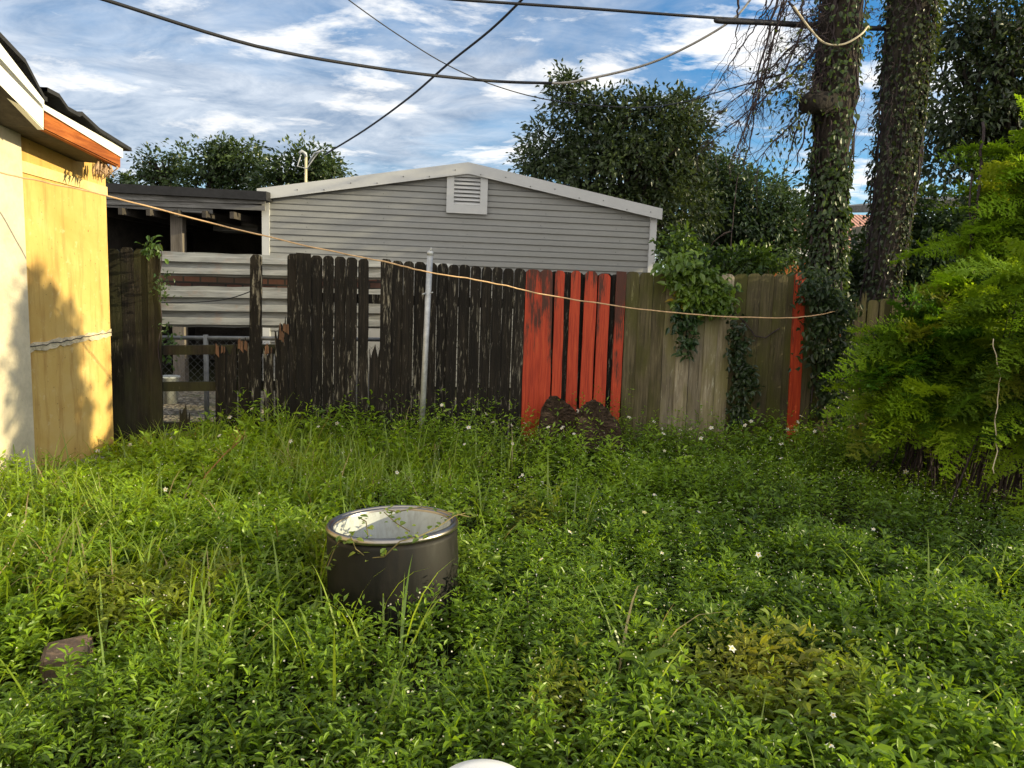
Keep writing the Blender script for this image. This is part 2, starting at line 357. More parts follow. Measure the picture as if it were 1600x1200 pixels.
class MB:
    def __init__(s): s.v, s.f, s.pid, s.cur, s.sm = [], [], [], 0.5, []
    def add(s, vs, fs, smooth=False):
        b = len(s.v); s.v += [tuple(v) for v in vs]; s.pid += [s.cur] * len(vs)
        s.f += [tuple(b + i for i in f) for f in fs]; s.sm += [smooth] * len(fs); return s
    def box(s, c, size, rot=None):
        c = Vector(c); hx, hy, hz = (k / 2 for k in size)
        vs = [Vector((x, y, z)) for x in (-hx, hx) for y in (-hy, hy) for z in (-hz, hz)]
        if rot is not None: vs = [rot @ v for v in vs]
        return s.add([c + v for v in vs], [(0, 1, 3, 2), (4, 6, 7, 5), (0, 4, 5, 1), (2, 3, 7, 6), (0, 2, 6, 4), (1, 5, 7, 3)])
    def beam(s, a, b, w, h, up=(0, 0, 1)):
        """box along a-b; w sideways, h along up, a-b on its centre line"""
        a, b = Vector(a), Vector(b); d = (b - a).normalized(); side = d.cross(Vector(up)).normalized(); u = side.cross(d)
        vs = [p + side * (sx * w / 2) + u * (sz * h / 2) for p in (a, b) for sx in (-1, 1) for sz in (-1, 1)]
        return s.add(vs, [(0, 1, 3, 2), (4, 6, 7, 5), (0, 4, 5, 1), (2, 3, 7, 6), (0, 2, 6, 4), (1, 5, 7, 3)])
    def prism(s, poly, n, t):
        """flat outline POLY (list of Vectors, counter-clockwise seen from n), t thick away from n"""
        n = Vector(n).normalized(); k = len(poly)
        vs = [Vector(p) for p in poly] + [Vector(p) - n * t for p in poly]
        fs = [tuple(range(k)), tuple(range(2 * k - 1, k - 1, -1))] + [((i + 1) % k, i, k + i, k + (i + 1) % k) for i in range(k)]
        return s.add(vs, fs)
    def tube(s, pts, rad, sides=6, cap=True):
        pts = [Vector(p) for p in pts]; n = len(pts)
        if not isinstance(rad, (list, tuple)): rad = [rad] * n
        b = len(s.v); prev = None; vs = []
        for i, p in enumerate(pts):
            t = (pts[min(i + 1, n - 1)] - pts[max(i - 1, 0)])
            t = t.normalized() if t.length > 1e-9 else Vector((0, 0, 1))
            if prev is None:
                ref = Vector((0, 0, 1)) if abs(t.z) < 0.9 else Vector((1, 0, 0)); x = t.cross(ref).normalized()
            else:
                x = (prev - t * prev.dot(t)); x = x.normalized() if x.length > 1e-6 else t.orthogonal().normalized()
            prev = x; y = t.cross(x)
            for k in range(sides):
                a = 2 * math.pi * k / sides; vs.append(p + (x * math.cos(a) + y * math.sin(a)) * rad[i])
        fs = [(i * sides + k, i * sides + (k + 1) % sides, (i + 1) * sides + (k + 1) % sides, (i + 1) * sides + k) for i in range(n - 1) for k in range(sides)]
        if cap: fs += [tuple(range(sides - 1, -1, -1)), tuple((n - 1) * sides + k for k in range(sides))]
        return s.add(vs, fs, True)
    def lathe(s, prof, c, seg=64, rot=None):
        c = Vector(c); vs = []
        for r, z in prof:
            for k in range(seg):
                a = 2 * math.pi * k / seg; v = Vector((r * math.cos(a), r * math.sin(a), z)); vs.append(c + (rot @ v if rot else v))
        n = len(prof)
        return s.add(vs, [(i * seg + k, i * seg + (k + 1) % seg, (i + 1) * seg + (k + 1) % seg, (i + 1) * seg + k) for i in range(n - 1) for k in range(seg)], True)
    def build(s, name, mat, parent=None, origin=None, bevel=0.0):
        base = base_of(parent) if parent is not None else Vector(origin if origin is not None else (0, 0, 0))
        me = bpy.data.meshes.new(name); me.from_pydata([(v[0] - base.x, v[1] - base.y, v[2] - base.z) for v in s.v], [], s.f)
        a = me.attributes.new('pid', 'FLOAT', 'POINT'); a.data.foreach_set('value', s.pid)
        me.polygons.foreach_set('use_smooth', s.sm); me.update()
        o = link(name, me, mat, parent, origin if parent is None else None)
        if bevel:
            b = o.modifiers.new('edge', 'BEVEL'); b.width = bevel; b.segments = 2; b.limit_method = 'ANGLE'
        return o

# ------------------------------------------------------------------ foliage from many small faces
def unit(a): return a / np.maximum(np.linalg.norm(a, axis=-1, keepdims=True), 1e-9)
LEAF_S = (np.array([[0, 0, 0], [-.5, .45, .10], [.5, .45, .10], [0, .5, 0], [0, 1, -.10]]), np.array([[0, 3, 1], [3, 4, 1], [0, 2, 3], [3, 2, 4]]))
LEAF_L = (np.array([[0, 0, 0], [0, .35, -.02], [0, .7, -.05], [0, 1, -.16], [-.44, .32, .10], [.44, .32, .10], [-.36, .66, .06], [.36, .66, .06]]),
          np.array([[0, 1, 4], [0, 5, 1], [1, 2, 6], [1, 6, 4], [1, 5, 7], [1, 7, 2], [2, 3, 6], [2, 7, 3]]))
LEAF_T = (np.array([[0, 0, 0], [-.5, .5, 0], [.5, .5, 0], [0, 1, -.12]]), np.array([[0, 2, 1], [1, 2, 3]]))
class Fol:
    def __init__(s): s.v, s.f, s.c, s.n = [], [], [], 0
    def raw(s, v, f, c):
        s.v.append(v.reshape(-1, 3)); s.f.append(f.reshape(-1, 3) + s.n); s.c.append(c.reshape(-1, 3)); s.n += len(s.v[-1])
    def leaves(s, P, D, U, L, Wd, C, tm=LEAF_S):
        tv, tf = tm; n = len(P); k = len(tv)
        if n == 0: return
        D = unit(D); side = unit(np.cross(D, U)); nr = np.cross(side, D)
        L = np.broadcast_to(L, (n,))[:, None, None]; Wd = np.broadcast_to(Wd, (n,))[:, None, None]
        v = P[:, None, :] + side[:, None, :] * tv[None, :, 0:1] * Wd + D[:, None, :] * tv[None, :, 1:2] * L + nr[:, None, :] * tv[None, :, 2:3] * L
        f = tf[None] + (np.arange(n) * k)[:, None, None]
        s.raw(v, f, np.repeat(C[:, None, :], k, 1))
    def build(s, name, mat, parent=None, origin=(0, 0, 0)):
        base = np.array(base_of(parent)) if parent is not None else np.array(origin, dtype=float)
        v = (np.concatenate(s.v) - base).astype(np.float32); f = np.concatenate(s.f).astype(np.int32); c = np.concatenate(s.c)
        me = bpy.data.meshes.new(name); nf = len(f)
        me.vertices.add(len(v)); me.vertices.foreach_set('co', v.ravel())
        me.loops.add(nf * 3); me.loops.foreach_set('vertex_index', f.ravel())
        me.polygons.add(nf); me.polygons.foreach_set('loop_start', np.arange(0, nf * 3, 3, dtype=np.int32))
        a = me.attributes.new('col', 'FLOAT_COLOR', 'POINT')
        a.data.foreach_set('color', np.concatenate([np.clip(c, 0.002, 0.95), np.ones((len(c), 1))], 1).astype(np.float32).ravel())
        me.polygons.foreach_set('use_smooth', np.zeros(nf, dtype=bool))
        me.update(calc_edges=True); me.validate()
        return link(name, me, mat, parent, origin if parent is None else None)
_w = np.random.default_rng(5)
_K = _w.normal(0, 1, (14, 3)); _PH = _w.uniform(0, 6.28, 14)
def lf(P, scale):
    """smooth pseudo-noise in -1..1 at points P (N,2|3)"""
    K = _K[:, :P.shape[1]] * scale
    return np.sin(P @ K.T + _PH).mean(1) * 1.9
def sph(n): return unit(rng.normal(0, 1, (n, 3)))
def cols(n, a, b, t=None, jit=0.14):
    t = rng.random(n) if t is None else t
    c = np.array(a)[None] * (1 - t[:, None]) + np.array(b)[None] * t[:, None]
    return c * (1 + rng.normal(0, jit, (n, 1)))
def crown(fol, ells, n_cl, per, leaf, asp, ca, cb, spread=None, tm=LEAF_S, hang=0.25, shell=0.45, cut=None):
    """leaf clumps scattered through a union of ellipsoids (centre, radii); returns the clump centres"""
    vol = np.array([e[1][0] * e[1][1] * e[1][2] for e in ells]) ** 0.72; vol = vol / vol.sum()
    idx = rng.choice(len(ells), n_cl, p=vol)
    ctr = np.array([e[0] for e in ells], dtype=float)[idx]; rad = np.array([e[1] for e in ells], dtype=float)[idx]
    d = sph(n_cl); r = 1 - shell * rng.random(n_cl) ** 1.4
    cc = ctr + d * r[:, None] * rad * (1 + 0.16 * lf(ctr + d * 3, 1.7))[:, None]
    if cut is not None: k = cut(cc); cc, d, rad = cc[k], d[k], rad[k]
    n_cl = len(cc)
    sp = (spread if spread is not None else leaf * 2.6) * (0.6 + 0.8 * rng.random(n_cl))
    tone = np.clip(0.45 + 0.3 * rng.normal(0, 1, n_cl) + 0.25 * lf(cc, 1.1), 0, 1)
    m = n_cl * per; ci = np.repeat(np.arange(n_cl), per)
    o = sph(m) * (rng.random(m) ** 0.5 * sp[ci])[:, None]
    P = cc[ci] + o * np.array([1, 1, 0.75])
    D = unit(o) * 0.7 + d[ci] * 0.55 + rng.normal(0, 0.45, (m, 3)); D[:, 2] -= hang
    U = rng.normal(0, 0.5, (m, 3)) + np.array([0, 0, 1.0])
    L = leaf * (0.65 + 0.6 * rng.random(m))
    fol.leaves(P, D, U, L, L * asp, cols(m, ca, cb, np.clip(tone[ci] + 0.12 * rng.normal(0, 1, m), 0, 1)), tm)
    return cc
def branches(mb, root, cc, n, r0, sag=0.15, sides=5):
    root = Vector(root); idx = rng.choice(len(cc), min(n, len(cc)), replace=False)
    for i in idx:
        e = Vector(cc[i]); d = e - root; k = 7
        pts = []
        for j in range(k):
            t = j / (k - 1)
            p = root + d * t + Vector((0, 0, 1)) * (sag * d.length * math.sin(t * math.pi) * 0.5)
            if 0 < j < k - 1: p += Vector(rng.normal(0, 0.035 * d.length, 3))
            pts.append(p)
        mb.tube(pts, [r0 * (1 - 0.86 * j / (k - 1)) for j in range(k)], sides, cap=False)
def ell(u, v, ru, rv, Y, depth=None):
    c = at_y(u, v, Y); s = Y / FPX
    return (tuple(c), (ru * s, depth if depth else (ru + rv) * 0.5 * s, rv * s))

# ================================================================== GROUND
def sheet_obj(name, x0, x1, y0, y1, z, mat, nx=2, ny=2, bump=0.0):
    b = MB(); xs = np.linspace(x0, x1, nx); ys = np.linspace(y0, y1, ny)
    vs = [(x, y, z + (bump * math.sin(x * 1.7 + 2) * math.cos(y * 1.3) if bump else 0)) for y in ys for x in xs]
    fs = [(j * nx + i, j * nx + i + 1, (j + 1) * nx + i + 1, (j + 1) * nx + i) for j in range(ny - 1) for i in range(nx - 1)]
    b.add(vs, fs); return tag(b.build(name, mat), kind='structure')
sheet_obj("ground", -600, 600, -600, 600, 0.0, M['soil'])
sheet_obj("gravel_yard", -7.5, 3.5, 6.95, 11.0, 0.012, M['gravel'], 8, 8)
_g = bpy.data.objects['gravel_yard']

# ================================================================== YELLOW HOUSE on the left
WX = -3.55
house = thing("yellow_house", (WX - 2.2, 3.2, 0), "yellow painted house wall at left edge with white and orange roof boards", "house")
far_y = 6.50
def wall_z(y):                                   # wall top under the roof boards
    return 2.56 if y >= far_y else 2.56 + (far_y - y) * 0.16
b = MB(); ys = [5.36, 5.9, far_y]
poly = [Vector((WX, y, 0.10)) for y in ys] + [Vector((WX, y, wall_z(y) + 0.12)) for y in reversed(ys)]
b.prism(poly, (1, 0, 0), 0.18)
b.build("wall", M['yellow'], house)
b = MB(); b.prism([Vector((WX + 0.035, y, z)) for y, z in ((-2.5, 0.0), (5.36, 0.0), (5.36, 2.86), (3.9, 3.5), (-2.5, 3.5))], (1, 0, 0), 0.25)
b.build("plastered_wall", M['plaster'], house)
b = MB(); b.box((WX - 2.1, far_y - 0.10, 1.3), (3.9, 0.18, 2.6)); b.build("end_wall", M['yellow'], house)
b = MB(); b.box((WX - 0.01, (5.37 + far_y + 0.05) / 2, 0.055), (0.30, far_y - 5.37 + 0.1, 0.11)); b.build("footing", M['concrete'], house, bevel=0.012)
# crumbling joint and the upper batten
b = MB(); k = 26
top, bot = [], []
for i in range(k + 1):
    y = 5.365 + (far_y - 5.37) * i / k; zc = 1.075 + 0.055 * i / k + random.gauss(0, 0.004)
    top.append(Vector((WX + 0.012, y, zc + 0.032 + random.gauss(0, 0.005)))); bot.append(Vector((WX + 0.012, y, zc - 0.030 + random.gauss(0, 0.007))))
b.prism(bot + top[::-1], (1, 0, 0), 0.02); b.build("mortar_joint", M['mortar'], house)
b = MB()
mid = [Vector((WX + 0.016, 5.365 + (far_y - 5.37) * i / k, 1.083 + 0.055 * i / k + random.gauss(0, 0.004))) for i in range(k + 1)]
b.tube(mid, 0.0035, 4); b.build("joint_crack", M['louvre_dark'], house)
b = MB(); b.prism([Vector((WX + 0.014, 5.365, 2.335)), Vector((WX + 0.014, far_y, 2.315)), Vector((WX + 0.014, far_y, 2.385)), Vector((WX + 0.014, 5.365, 2.415))], (1, 0, 0), 0.03)
b.build("batten", M['cream'], house)
# roof boards on the plane of the overhang
OX = WX + 0.34
def rx(u, v, X=OX): return at_x(u, v, X)
def board(name, pts, mat, t=0.04, X=OX):
    b = MB(); b.cur = random.random(); b.prism([rx(u, v, X) for u, v in pts][::-1], (1, 0, 0), t); return b.build(name, mat, house)
board("far_fascia", [(69, 163), (192, 232), (192, 247), (69, 172)], M['white'])
board("far_board", [(69, 176), (188, 244), (188, 262), (69, 203)], M['orange_wood'], 0.035, OX - 0.012)
board("near_fascia", [(-60, -10), (69, 157), (69, 173), (66, 164), (-60, 23)], M['white'], 0.05, OX + 0.004)
board("near_board", [(-60, 40), (68, 172), (68, 203), (-60, 70)], M['white'], 0.04, OX - 0.004)
# roof skins run back over the house; ragged felt along the edge
b = MB()
e = [rx(-60, -14), rx(40, 92), rx(70, 150), rx(74, 152)]
back = [p + Vector((-2.2, 0, 0.0)) for p in e]
b.add(e + back + [p + Vector((0, 0, -0.03)) for p in e + back], [(0, 1, 5, 4), (1, 2, 6, 5), (2, 3, 7, 6), (8, 12, 13, 9), (9, 13, 14, 10), (10, 14, 15, 11), (0, 8, 9, 1), (1, 9, 10, 2), (2, 10, 11, 3)])
e = [rx(67, 136), rx(86, 146), rx(100, 166), rx(118, 176), rx(122, 174), rx(150, 200), rx(200, 231)]
e = [p + Vector((0.03, 0, 0)) for p in e]; n0 = len(e); back = [Vector((p.x - 3.6, p.y, p.z + 0.05)) for p in e]
b.add(e + back + [p + Vector((0, 0, -0.028)) for p in e + back],
      [(i, i + 1, n0 + i + 1, n0 + i) for i in range(n0 - 1)] + [(2 * n0 + i, 3 * n0 + i, 3 * n0 + i + 1, 2 * n0 + i + 1) for i in range(n0 - 1)] + [(i, 2 * n0 + i, 2 * n0 + i + 1, i + 1) for i in range(n0 - 1)] + [(n0 - 1, 3 * n0 - 1, 4 * n0 - 1, 2 * n0 - 1)])
b.build("roof", M['felt'], house)
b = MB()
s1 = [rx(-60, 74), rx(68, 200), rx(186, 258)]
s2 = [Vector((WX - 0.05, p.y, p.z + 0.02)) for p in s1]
b.add(s1 + s2, [(0, 1, 4, 3), (1, 2, 5, 4)]); b.build("soffit", M['dark_board'], house)
b = MB()
for i in range(26):                              # torn fibre hanging at the far end of the eave
    p = rx(random.uniform(150, 176), random.uniform(248, 258), WX + random.uniform(0.03, 0.3))
    b.tube([p, p + Vector((random.gauss(0, .02), random.gauss(0, .02), -.05)), p + Vector((random.gauss(0, .03), random.gauss(0, .03), -random.uniform(.07, .14)))], [0.008, 0.010, 0.002], 4)
b.build("torn_fibre", m_plain("torn_fibre", (0.42, 0.28, 0.18), 0.95, 0, 0.3, 20), house)

# ================================================================== GREY GARAGE behind the fence
GY = 11.6
gA = at_y(412, 400, GY); gB = at_y(1021, 400, GY + 0.75)
gA.z = gB.z = 0
gd = (gB - gA).normalized(); gn = Vector((gd.y, -gd.x, 0)); GW = (gB - gA).length
def on_g(u, v, off=0.0):
    d = ray(u, v); P0 = gA + gn * off
    p = O + d * ((P0 - O).dot(gn) / d.dot(gn)); r = p - gA
    return r.dot(gd), p.z
eL = on_g(412, 303)[1]; eR = on_g(1021, 335)[1]; rs, rz = on_g(731, 262)
eL = eR = (eL + eR) / 2 + 0.02
garage = thing("garage", gA + gd * (GW / 2), "grey metal garage with horizontal siding and white gable trim behind the fence", "garage")
def gp(s, z, off=0.0): p = gA + gd * s + gn * off; return Vector((p.x, p.y, z))
def roof_z(s): return eL + (rz - eL) * s / rs if s <= rs else rz + (eR - rz) * (s - rs) / (GW - rs)
def xs_at(z):
    if z <= min(eL, eR): return 0.0, GW
    if z >= rz - 1e-4: return rs, rs
    return rs * (z - eL) / (rz - eL), GW - (GW - rs) * (z - eR) / (rz - eR)
b = MB(); pitch = 0.187; z = 0.05; prof = [(0.0, -0.004), (0.078, 0.0), (0.094, 0.024), (0.164, 0.030), (0.170, -0.022), (pitch, -0.022)]
zs = []
while z < rz:
    zs += [(z + a, o) for a, o in prof[:-1]]; z += pitch
zs = [q for q in zs if q[0] < rz - 0.002] + [(rz - 0.001, 0.0)]
br = sorted([(eL - 0.0005, None)])
for (za, oa), (zb, ob) in zip(zs[:-1], zs[1:]):
    cut = [(za, oa)]
    if za < eL < zb: cut.append((eL, oa + (ob - oa) * (eL - za) / (zb - za)))
    cut.append((zb, ob))
    for (z1, o1), (z2, o2) in zip(cut[:-1], cut[1:]):
        l1, r1 = xs_at(z1); l2, r2 = xs_at(z2)
        b.add([gp(l1, z1, o1), gp(r1, z1, o1), gp(r2, z2, o2), gp(l2, z2, o2)], [(0, 1, 2, 3)])
siding = b.build("siding", M['siding'], garage)
DEP = 9.0
b = MB()
for s_ in (0.0, GW):
    b.add([gp(s_, 0, 0), gp(s_, 0, -DEP), gp(s_, eL, -DEP), gp(s_, eL, 0)], [(0, 1, 2, 3)])
b.add([gp(0, 0, -DEP), gp(GW, 0, -DEP), gp(GW, eL, -DEP), gp(rs, rz, -DEP), gp(0, eL, -DEP)], [(0, 1, 2, 3, 4)])
b.build("side_wall", M['siding'], garage)
b = MB(); ov = 0.07
for sa, za, sb, zb in ((-ov, eL - ov * (rz - eL) / rs, rs, rz), (rs, rz, GW + ov, eR - ov * (rz - eR) / (GW - rs))):
    q = [gp(sa, za + 0.05, 0.10), gp(sb, zb + 0.05, 0.10), gp(sb, zb + 0.05, -DEP - .1), gp(sa, za + 0.05, -DEP - .1)]
    b.add(q + [p - Vector((0, 0, 0.045)) for p in q], [(0, 1, 2, 3), (7, 6, 5, 4), (0, 4, 5, 1), (1, 5, 6, 2), (2, 6, 7, 3), (3, 7, 4, 0)])
b.build("roof", M['trim'], garage)
for sa, za, sb, zb, nm in ((-ov, eL, rs, rz, 0), (rs, rz, GW + ov, eR, 1)):
    b = MB(); H = 0.175
    sl = (zb - za) / (sb - sa)
    za2 = za - (ov * abs(sl) if nm == 0 else 0); zb2 = zb - (ov * abs(sl) if nm == 1 else 0)
    b.prism([gp(sa, za2 - H + 0.065, 0.125), gp(sb, zb2 - H + 0.065, 0.125), gp(sb, zb2 + 0.065, 0.125), gp(sa, za2 + 0.065, 0.125)], gn, 0.022)
    o = b.build("rake_trim", M['trim'], garage)
    for i in range(8):
        b = MB(); t = (i + 0.5) / 8; s_ = sa + (sb - sa) * t; zc = za2 + (zb2 - za2) * t
        b.box(gp(s_, zc - 0.06 + (0.03 if i % 2 else -0.02), 0.130), (0.014, 0.012, 0.014)); b.build("screw", M['screw'], o)
for s_ in (0.04, GW - 0.04):
    b = MB(); b.prism([gp(s_ - 0.055, 0, 0.045), gp(s_ + 0.055, 0, 0.045), gp(s_ + 0.055, eL - 0.05, 0.045), gp(s_ - 0.055, eL - 0.05, 0.045)], gn, 0.05); b.build("corner_trim", M['trim'], garage)
b = MB()
for i in range(5):
    for k in range(9):
        s_ = GW * (0.1 + 0.2 * i) + 0.05 * math.sin(k * 3); zq = 1.45 + pitch * k
        if zq < roof_z(s_) - 0.3: b = MB(); b.box(gp(s_, zq + 0.12, 0.030), (0.011, 0.012, 0.011)); b.build("screw", M['screw'], siding)
# gable vent
v0, v1 = on_g(697, 333), on_g(762, 275); vt = on_g(730, 268)[1]
vc = (v0[0] + v1[0]) / 2; vw = (v1[0] - v0[0]) / 2; vz0, vz1 = v0[1], v1[1]
b = MB(); fo = 0.085
outer = [(-vw, vz0), (vw, vz0), (vw, vz1), (0, vt + 0.03), (-vw, vz1)]
fw = 0.115
hw, h0, h1 = vw - fw, vz0 + 0.13, vz1 - 0.045
for a, c in (((-vw, -hw), (vz0, vz1)), ((hw, vw), (vz0, vz1))):
    b.prism([gp(vc + a[0], c[0], fo), gp(vc + a[1], c[0], fo), gp(vc + a[1], c[1], fo), gp(vc + a[0], c[1], fo)], gn, 0.05)
b.prism([gp(vc - hw, vz0, fo), gp(vc + hw, vz0, fo), gp(vc + hw, h0, fo), gp(vc - hw, h0, fo)], gn, 0.05)
b.prism([gp(vc - hw, h1, fo), gp(vc + hw, h1, fo), gp(vc + hw, vz1 + 0.002, fo), gp(vc, vt + 0.03, fo), gp(vc - hw, vz1 + 0.002, fo)], gn, 0.05)
vent = b.build("vent_frame", M['trim'], garage)
b = MB(); b.prism([gp(vc - hw, h0, 0.034), gp(vc + hw, h0, 0.034), gp(vc + hw, h1, 0.034), gp(vc - hw, h1, 0.034)], gn, 0.003); b.build("vent_opening", M['louvre_dark'], vent)
b = MB(); ns = 7
for i in range(ns):
    zc = h0 + (h1 - h0) * (i + 0.5) / ns
    q = [gp(vc - hw, zc - 0.028, 0.075), gp(vc + hw, zc - 0.028, 0.075), gp(vc + hw, zc + 0.012, 0.040), gp(vc - hw, zc + 0.012, 0.040)]
    b.add(q + [p + Vector((0, 0, 0.012)) for p in q], [(0, 1, 2, 3), (7, 6, 5, 4), (0, 4, 5, 1), (2, 6, 7, 3)])
b.build("louvre", M['trim'], vent)
b = MB(); p0 = on_g(516, 408); p1 = on_g(707, 416)
b.beam(gp(p0[0], p0[1], 0.10), gp(p1[0], p1[1], 0.10), 0.04, 0.07); b.build("metal_rail", M['galv'], garage)

# ================================================================== OPEN SHED left of the garage
SY = 11.42
sl, sr = at_y(120, 282, SY), at_y(414, 300, SY)
shed = thing("open_shed", ((sl.x + sr.x) / 2, SY + 1.5, 0), "dark open sided shed with black flat roof and grey fascia boards", "shed")
D2 = 4.0
def sq(b, pts, t):
    b.prism([at_y(u, v, SY) for u, v in pts], (0, -1, 0), t)
b = MB(); q = [at_y(110, 283, SY - .12), at_y(416, 299, SY - .12)]
xl, xr = q[0].x, q[1].x; zl, zr = q[0].z, q[1].z
for_ = [Vector((xl, SY - .12, zl)), Vector((xr, SY - .12, zr)), Vector((xr, SY + D2, zr + .12)), Vector((xl, SY + D2, zl + .12))]
b.add(for_ + [p - Vector((0, 0, 0.13)) for p in for_], [(0, 1, 2, 3), (7, 6, 5, 4), (0, 4, 5, 1), (1, 5, 6, 2), (2, 6, 7, 3), (3, 7, 4, 0)])
b.build("roof", M['felt'], shed)
for pts, nm, off in (([(110, 309), (414, 319), (414, 309), (110, 296)], "upper_fascia", 0.03), ([(110, 317), (414, 329), (414, 321), (110, 305)], "lower_fascia", 0.0), ([(110, 320), (332, 334), (332, 327), (110, 312)], "hanging_board", -0.03)):
    b = MB(); b.cur = random.random(); b.prism([at_y(u, v, SY - off) for u, v in pts], (0, -1, 0), 0.028); b.build(nm, M['old_board'], shed)
pc = at_y(279, 380, SY + 0.3)
b = MB(); b.cur = 0.4; b.box((pc.x, SY + 0.3, 1.42), (0.19, 0.14, 2.84)); b.build("post", M['post_wood'], shed, bevel=0.006)
b = MB(); HW = (zl + zr) / 2 + .02; b.box(((xl + xr) / 2, SY + D2 - .05, HW / 2), (xr - xl, 0.08, HW)); b.box((xl + .05, SY + D2 / 2, HW / 2 - .05), (0.08, D2 - .2, HW - .1)); b.box((xr - .06, SY + D2 / 2 + .9, HW / 2 - .05), (0.08, D2 - 1.9, HW - .1)); b.build("wall", M['dark_board'], shed)
b = MB(); c0 = at_y(376, 356, SY + 1.6); b.box((c0.x, SY + 1.6, c0.z), (0.75, 0.5, 0.16)); b.build("shelf_bundle", M['old_board'], shed)
b = MB()
for i in range(6): b.box((xl + 0.3 + i * 0.42, SY + 1.6, 2.62), (0.06, D2 - .6, 0.10))
b.build("rafter", M['dark_board'], shed)

# ================================================================== CLUTTER seen through the broken fence
PY = 8.15
def ribbed(name, corners, label, nrib):
    """ribbed sheet between four picture corners on the plane y = PY"""
    tl, tr, br_, bl = [at_y(u, v, PY) for u, v in corners]
    o = thing(name, ((bl.x + br_.x) / 2, PY, bl.z), label, "metal sheet", "ribbed sheets behind the broken fence")
    b = MB(); rows = []
    for i in range(nrib):
        for a, off in ((0.0, 0.0), (0.30, 0.0), (0.36, -0.035), (0.80, -0.045), (0.88, 0.0)):
            rows.append(((i + a) / nrib, off))
    rows.append((1.0, 0.0)); m = 14
    vs = []
    for t, off in rows:
        L_, R_ = tl.lerp(bl, t), tr.lerp(br_, t)
        for j in range(m + 1):
            p = L_.lerp(R_, j / m); vs.append(p + Vector((0, off + 0.003 * math.sin(j * 1.9 + t * 5), 0.004 * math.sin(j * 2.3) * (1 if t in (0.0, 1.0) else 0.2))))
    fs = [(i * (m + 1) + j + 1, i * (m + 1) + j, (i + 1) * (m + 1) + j, (i + 1) * (m + 1) + j + 1) for i in range(len(rows) - 1) for j in range(m)]
    b.add(vs, fs); b.build("ribbed_panel", M['sheet'], o)
    b = MB(); b.beam(tl + Vector((0, .05, -.04)), tr + Vector((0, .05, -.04)), 0.03, 0.05); b.build("edge_batten", M['low_wood'], o)
ribbed("metal_sheet", [(236, 392), (600, 405), (600, 437), (236, 430)], "upper stained white ribbed sheet behind the gap in the dark fence", 2)
ribbed("metal_sheet", [(236, 446), (600, 452), (600, 514), (236, 510)], "lower stained white ribbed sheet, under the strip of bricks behind the fence gap", 3)
c0, c1 = at_y(225, 425, PY + .22), at_y(612, 458, PY + .22)
b = MB(); b.box(((c0.x + c1.x) / 2, PY + .30, 0.83), (c1.x - c0.x, 0.12, 1.66)); bw = b
gz = at_y(400, 520, PY + .22).z
b = MB(); bz0, bz1 = at_y(400, 455, PY + .22).z, at_y(400, 425, PY + .22).z
b.box(((c0.x + c1.x) / 2, PY + .28, (bz0 + bz1) / 2), (c1.x - c0.x, 0.12, bz1 - bz0 + .1))
tag(b.build("brick_strip", M['brick'], None, ((c0.x + c1.x) / 2, PY + .28, bz0)), "narrow strip of dark red bricks between the two ribbed sheets", "brick strip")
for u, lab in ((240, "dark timber upright at the left end of the ribbed sheets behind the fence"), (598, "dark timber upright behind the narrow gap at the right end of the ribbed sheets")):
    p = at_y(u, 500, PY + .42); b = MB(); b.box((p.x, PY + .42, .8), (0.09, 0.09, 1.6)); tag(b.build("timber_upright", M['low_wood'], None, (p.x, PY + .42, 0), bevel=.004), lab, "timber upright")
# chain-link fence
clf = thing("chain_link_fence", (-3.6, 7.62, 0), "galvanised chain link fence glimpsed through the broken wooden fence", "chain link fence")
r0, r1 = at_y(215, 527, 7.62), at_y(640, 531, 7.62)
b = MB(); b.tube([r0, r1], 0.021, 8); b.build("top_rail", M['shaded_galv'], clf)
for u in (322, 620):
    b = MB(); p = at_y(u, 560, 7.62); b.tube([(p.x, 7.62, 0), (p.x, 7.62, r0.z + .05)], 0.027, 8); b.build("post", M['shaded_galv'], clf)
b = MB(); st = 0.075; w_ = r1.x - r0.x; hh = r0.z
nn = int((w_ + hh) / st)
for i in range(nn):
    for sgn in (1, -1):
        xa = r0.x - hh + i * st if sgn > 0 else r0.x + i * st
        a = Vector((xa, 7.625 if sgn > 0 else 7.615, 0.03)); c = Vector((xa + sgn * (hh - .03), a.y, hh))
        lo, hi = r0.x, r1.x
        def clip(p, q):
            t0, t1 = 0.0, 1.0; dx = q.x - p.x
            for bound, s_ in ((lo, 1), (hi, -1)):
                f0, f1 = (p.x - bound) * s_, (q.x - bound) * s_
                if f0 < 0 and f1 < 0: return None
                if f0 < 0: t0 = max(t0, f0 / (f0 - f1))
                if f1 < 0: t1 = min(t1, f0 / (f0 - f1))
            return (p.lerp(q, t0), p.lerp(q, t1)) if t1 > t0 else None
        s2_ = clip(a, c)
        if s2_: b.tube(list(s2_), 0.0016, 3, False)
b.build("wire_mesh", M['shaded_galv'], clf)
# pale plastic tub and grey board beyond the gap
tb = at_y(264, 590, 9.6); tb.z = 0
b = MB(); b.lathe([(0.0, 0.0), (0.10, 0.0), (0.125, 0.34), (0.14, 0.35), (0.135, 0.37), (0.115, 0.36), (0.09, 0.04), (0, 0.04)], tb, 24)
tag(b.build("plastic_tub", M['grey_enamel'], None, tb), "pale plastic tub standing on gravel beyond the broken fence", "tub")
p = at_y(585, 528, 7.95)
b = MB(); b.box((p.x - .05, 7.95, p.z / 2 + .05), (0.42, 0.02, p.z + .10))
tag(b.build("pale_board", M['trim'], None, (p.x, 7.95, 0)), "pale grey board behind the narrow gap in the dark pickets", "board")

